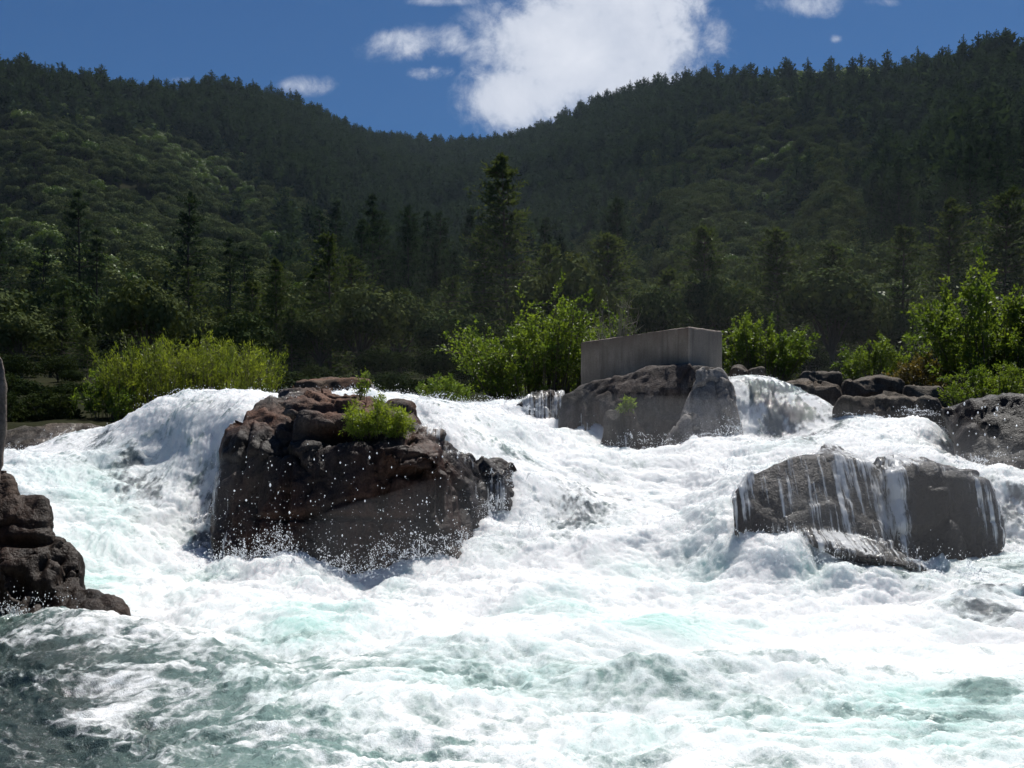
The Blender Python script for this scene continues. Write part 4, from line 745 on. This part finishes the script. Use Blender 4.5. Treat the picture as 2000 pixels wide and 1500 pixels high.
bush('willow_bush', 150, 260, 705, 850, 24.5, .7, 26, 4200, .10, MAT['alder'], 'sparse leafy bush at the left end of the willow bush', upright=.7, seed=2, stem_r=.012)
bush('alder_bush', 880, 1240, 550, 830, 27.0, 1.6, 120, 30000, .085, MAT['alder'], 'bright green alder bush left of the concrete block', seed=3, profile=lambda a: (.62 + .38 * math.exp(-((a - .25) / .42) ** 2)) if a < .8 else .8, stem_r=.02, width_leaf=.6)
bush('alder_bush', 1395, 1580, 600, 765, 27.5, 1.0, 60, 13000, .08, MAT['alder'], 'green alder bush just right of the concrete block', seed=4, profile=lambda a: .65 + .35 * math.exp(-((a + .2) / .4) ** 2), stem_r=.015, width_leaf=.6)
bush('alder_tree', 1800, 2080, 505, 800, 25.0, 1.6, 70, 26000, .095, MAT['alder'], 'tall airy green alder at the right edge above the rock wall', seed=5, profile=lambda a: .72 + .28 * math.exp(-((a + .35) / .3) ** 2), stem_r=.02, width_leaf=.55, cat='tree')
bush('low_bush', 1640, 1760, 655, 760, 29.0, 1.0, 40, 6500, .08, MAT['alder'], 'low green bush behind the broad grey bank rock', seed=6, stem_r=.012, width_leaf=.5)
bush('rusty_bush', 1745, 1850, 690, 775, 26.0, .8, 40, 5200, .07, MAT['rust'], 'rusty orange bush beside the flat bank rock', seed=7, stem_r=.01, width_leaf=.45)
bush('low_bush', 1820, 2060, 715, 800, 21.5, .8, 60, 9000, .06, MAT['alder'], 'low weedy growth along the top of the rock wall', seed=8, stem_r=.01, width_leaf=.4)
bush('low_bush', 800, 930, 735, 800, 24.0, .8, 40, 5200, .07, MAT['alder'], 'small dim bush behind the head of the centre rapids', seed=9, stem_r=.01, width_leaf=.45)
bush('boulder_shrub', 672, 806, 768, 858, 15.35, .42, 150, 15000, .055, MAT['shrub'], 'leafy green shrub growing on top of the big boulder', seed=10, upright=.25, stem_r=.006, width_leaf=.26, profile=lambda a: .78 - .25 * abs(a) ** 2 + .22 * math.sin(a * 7 + 1), spread_base=.6, lenj=.75)
bush('upright_sprig', 700, 728, 702, 800, 16.6, .12, 5, 420, .06, MAT['alder'], 'single upright leafy sprig behind the boulder shrub', seed=11, upright=.8, stem_r=.006, width_leaf=.35, cat='plant')
bush('outcrop_plant', 1210, 1245, 768, 812, 20.15, .15, 12, 520, .07, MAT['alder'], 'small leafy plant growing from the face of the rock outcrop', seed=12, upright=.5, stem_r=.006, width_leaf=.4, cat='plant')
bush('dead_bush', 1150, 1260, 575, 720, 25.0, .8, 26, 260, .05, MAT['alder'], 'bare grey branches sticking up behind the concrete block', seed=13, upright=.5, stem_r=.014, twigm=MAT['twig'])
# understorey thicket and haze
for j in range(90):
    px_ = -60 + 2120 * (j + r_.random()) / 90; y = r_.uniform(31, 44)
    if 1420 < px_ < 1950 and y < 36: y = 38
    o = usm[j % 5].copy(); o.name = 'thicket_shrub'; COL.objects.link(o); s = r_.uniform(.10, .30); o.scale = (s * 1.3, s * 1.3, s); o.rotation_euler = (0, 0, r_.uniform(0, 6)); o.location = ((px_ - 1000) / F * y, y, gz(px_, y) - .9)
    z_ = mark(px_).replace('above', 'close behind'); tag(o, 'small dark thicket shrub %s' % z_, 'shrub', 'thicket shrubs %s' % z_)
bm = bmesh.new(); bmesh.ops.create_cube(bm, size=1.0)
for v_ in bm.verts: v_.co = Vector((v_.co.x * 3400, v_.co.y * 2600 + 900, -2.5 if v_.co.z < 0 else 760))
me = bpy.data.meshes.new('haze'); bm.to_mesh(me); bm.free(); hz = bpy.data.objects.new('haze', me); COL.objects.link(hz); tag(hz, 'thin blue-grey air filling the gorge', 'haze', kind='stuff')
m = bpy.data.materials.new('haze'); m.use_nodes = True; nt = m.node_tree; nt.nodes.clear(); pv = N(nt, 'ShaderNodeVolumePrincipled'); pv.inputs['Color'].default_value = (.62, .80, 1, 1); pv.inputs['Density'].default_value = .000035; pv.inputs['Anisotropy'].default_value = .35
oo = N(nt, 'ShaderNodeOutputMaterial'); nt.links.new(pv.outputs[0], oo.inputs['Volume']); me.materials.append(m)
mv = bpy.data.materials.new('bank_mist'); mv.use_nodes = True; nt = mv.node_tree; nt.nodes.clear(); pv = N(nt, 'ShaderNodeVolumePrincipled'); pv.inputs['Color'].default_value = (.92, .96, 1, 1); pv.inputs['Density'].default_value = .0005; pv.inputs['Anisotropy'].default_value = .5
oo = N(nt, 'ShaderNodeOutputMaterial'); nt.links.new(pv.outputs[0], oo.inputs['Volume'])
# spray mist hanging over the rapids
mm = bpy.data.materials.new('mist'); mm.use_nodes = True; nt = mm.node_tree; nt.nodes.clear(); pv = N(nt, 'ShaderNodeVolumePrincipled'); pv.inputs['Color'].default_value = (.95, .97, 1, 1); pv.inputs['Density'].default_value = .03; pv.inputs['Anisotropy'].default_value = .5
oo = N(nt, 'ShaderNodeOutputMaterial'); nt.links.new(pv.outputs[0], oo.inputs['Volume'])
for (px_, py_, y, rx, ry, rz, lb) in [(1780, 1010, 13.6, 3.2, 2.2, 1.3, 'thin mist over the rocks at the right'), (1330, 860, 19.2, 4.0, 1.6, .9, 'thin mist below the concrete block'), (900, 1060, 13.2, 2.2, 1.0, .8, 'thin mist at the foot of the big boulder'), (1830, 1040, 12.9, 2.2, .8, 1.0, 'thin mist in front of the blocky rock'), (420, 1010, 15.0, 1.3, .9, 1.0, 'thin mist under the left fall')]:
    bm = bmesh.new(); bmesh.ops.create_icosphere(bm, subdivisions=4, radius=1)
    for v_ in bm.verts: v_.co = Vector((v_.co.x * rx, v_.co.y * ry, v_.co.z * rz)) * (1 + .12 * math.sin(v_.co.x * 5 + px_) * math.cos(v_.co.y * 4))
    me = bpy.data.meshes.new('mist'); bm.to_mesh(me); bm.free(); o = bpy.data.objects.new('mist', me); COL.objects.link(o); o.location = W(px_, py_, y); me.materials.append(mm); tag(o, lb, 'mist', kind='stuff')
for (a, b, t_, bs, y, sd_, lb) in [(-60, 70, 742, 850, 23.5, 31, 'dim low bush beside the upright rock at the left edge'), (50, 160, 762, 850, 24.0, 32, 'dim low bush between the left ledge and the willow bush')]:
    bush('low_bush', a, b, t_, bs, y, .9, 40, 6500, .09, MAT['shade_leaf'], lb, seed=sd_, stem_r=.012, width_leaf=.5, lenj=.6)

bm = bmesh.new(); bmesh.ops.create_icosphere(bm, subdivisions=4, radius=1)
for v_ in bm.verts: v_.co = Vector((v_.co.x * 17, v_.co.y * 13, v_.co.z * 7))
me = bpy.data.meshes.new('mist'); bm.to_mesh(me); bm.free(); o = bpy.data.objects.new('mist', me); COL.objects.link(o); o.location = (8, 36, 4.5); me.materials.append(mv); tag(o, 'faint spray haze drifting over the right bank', 'mist', kind='stuff')
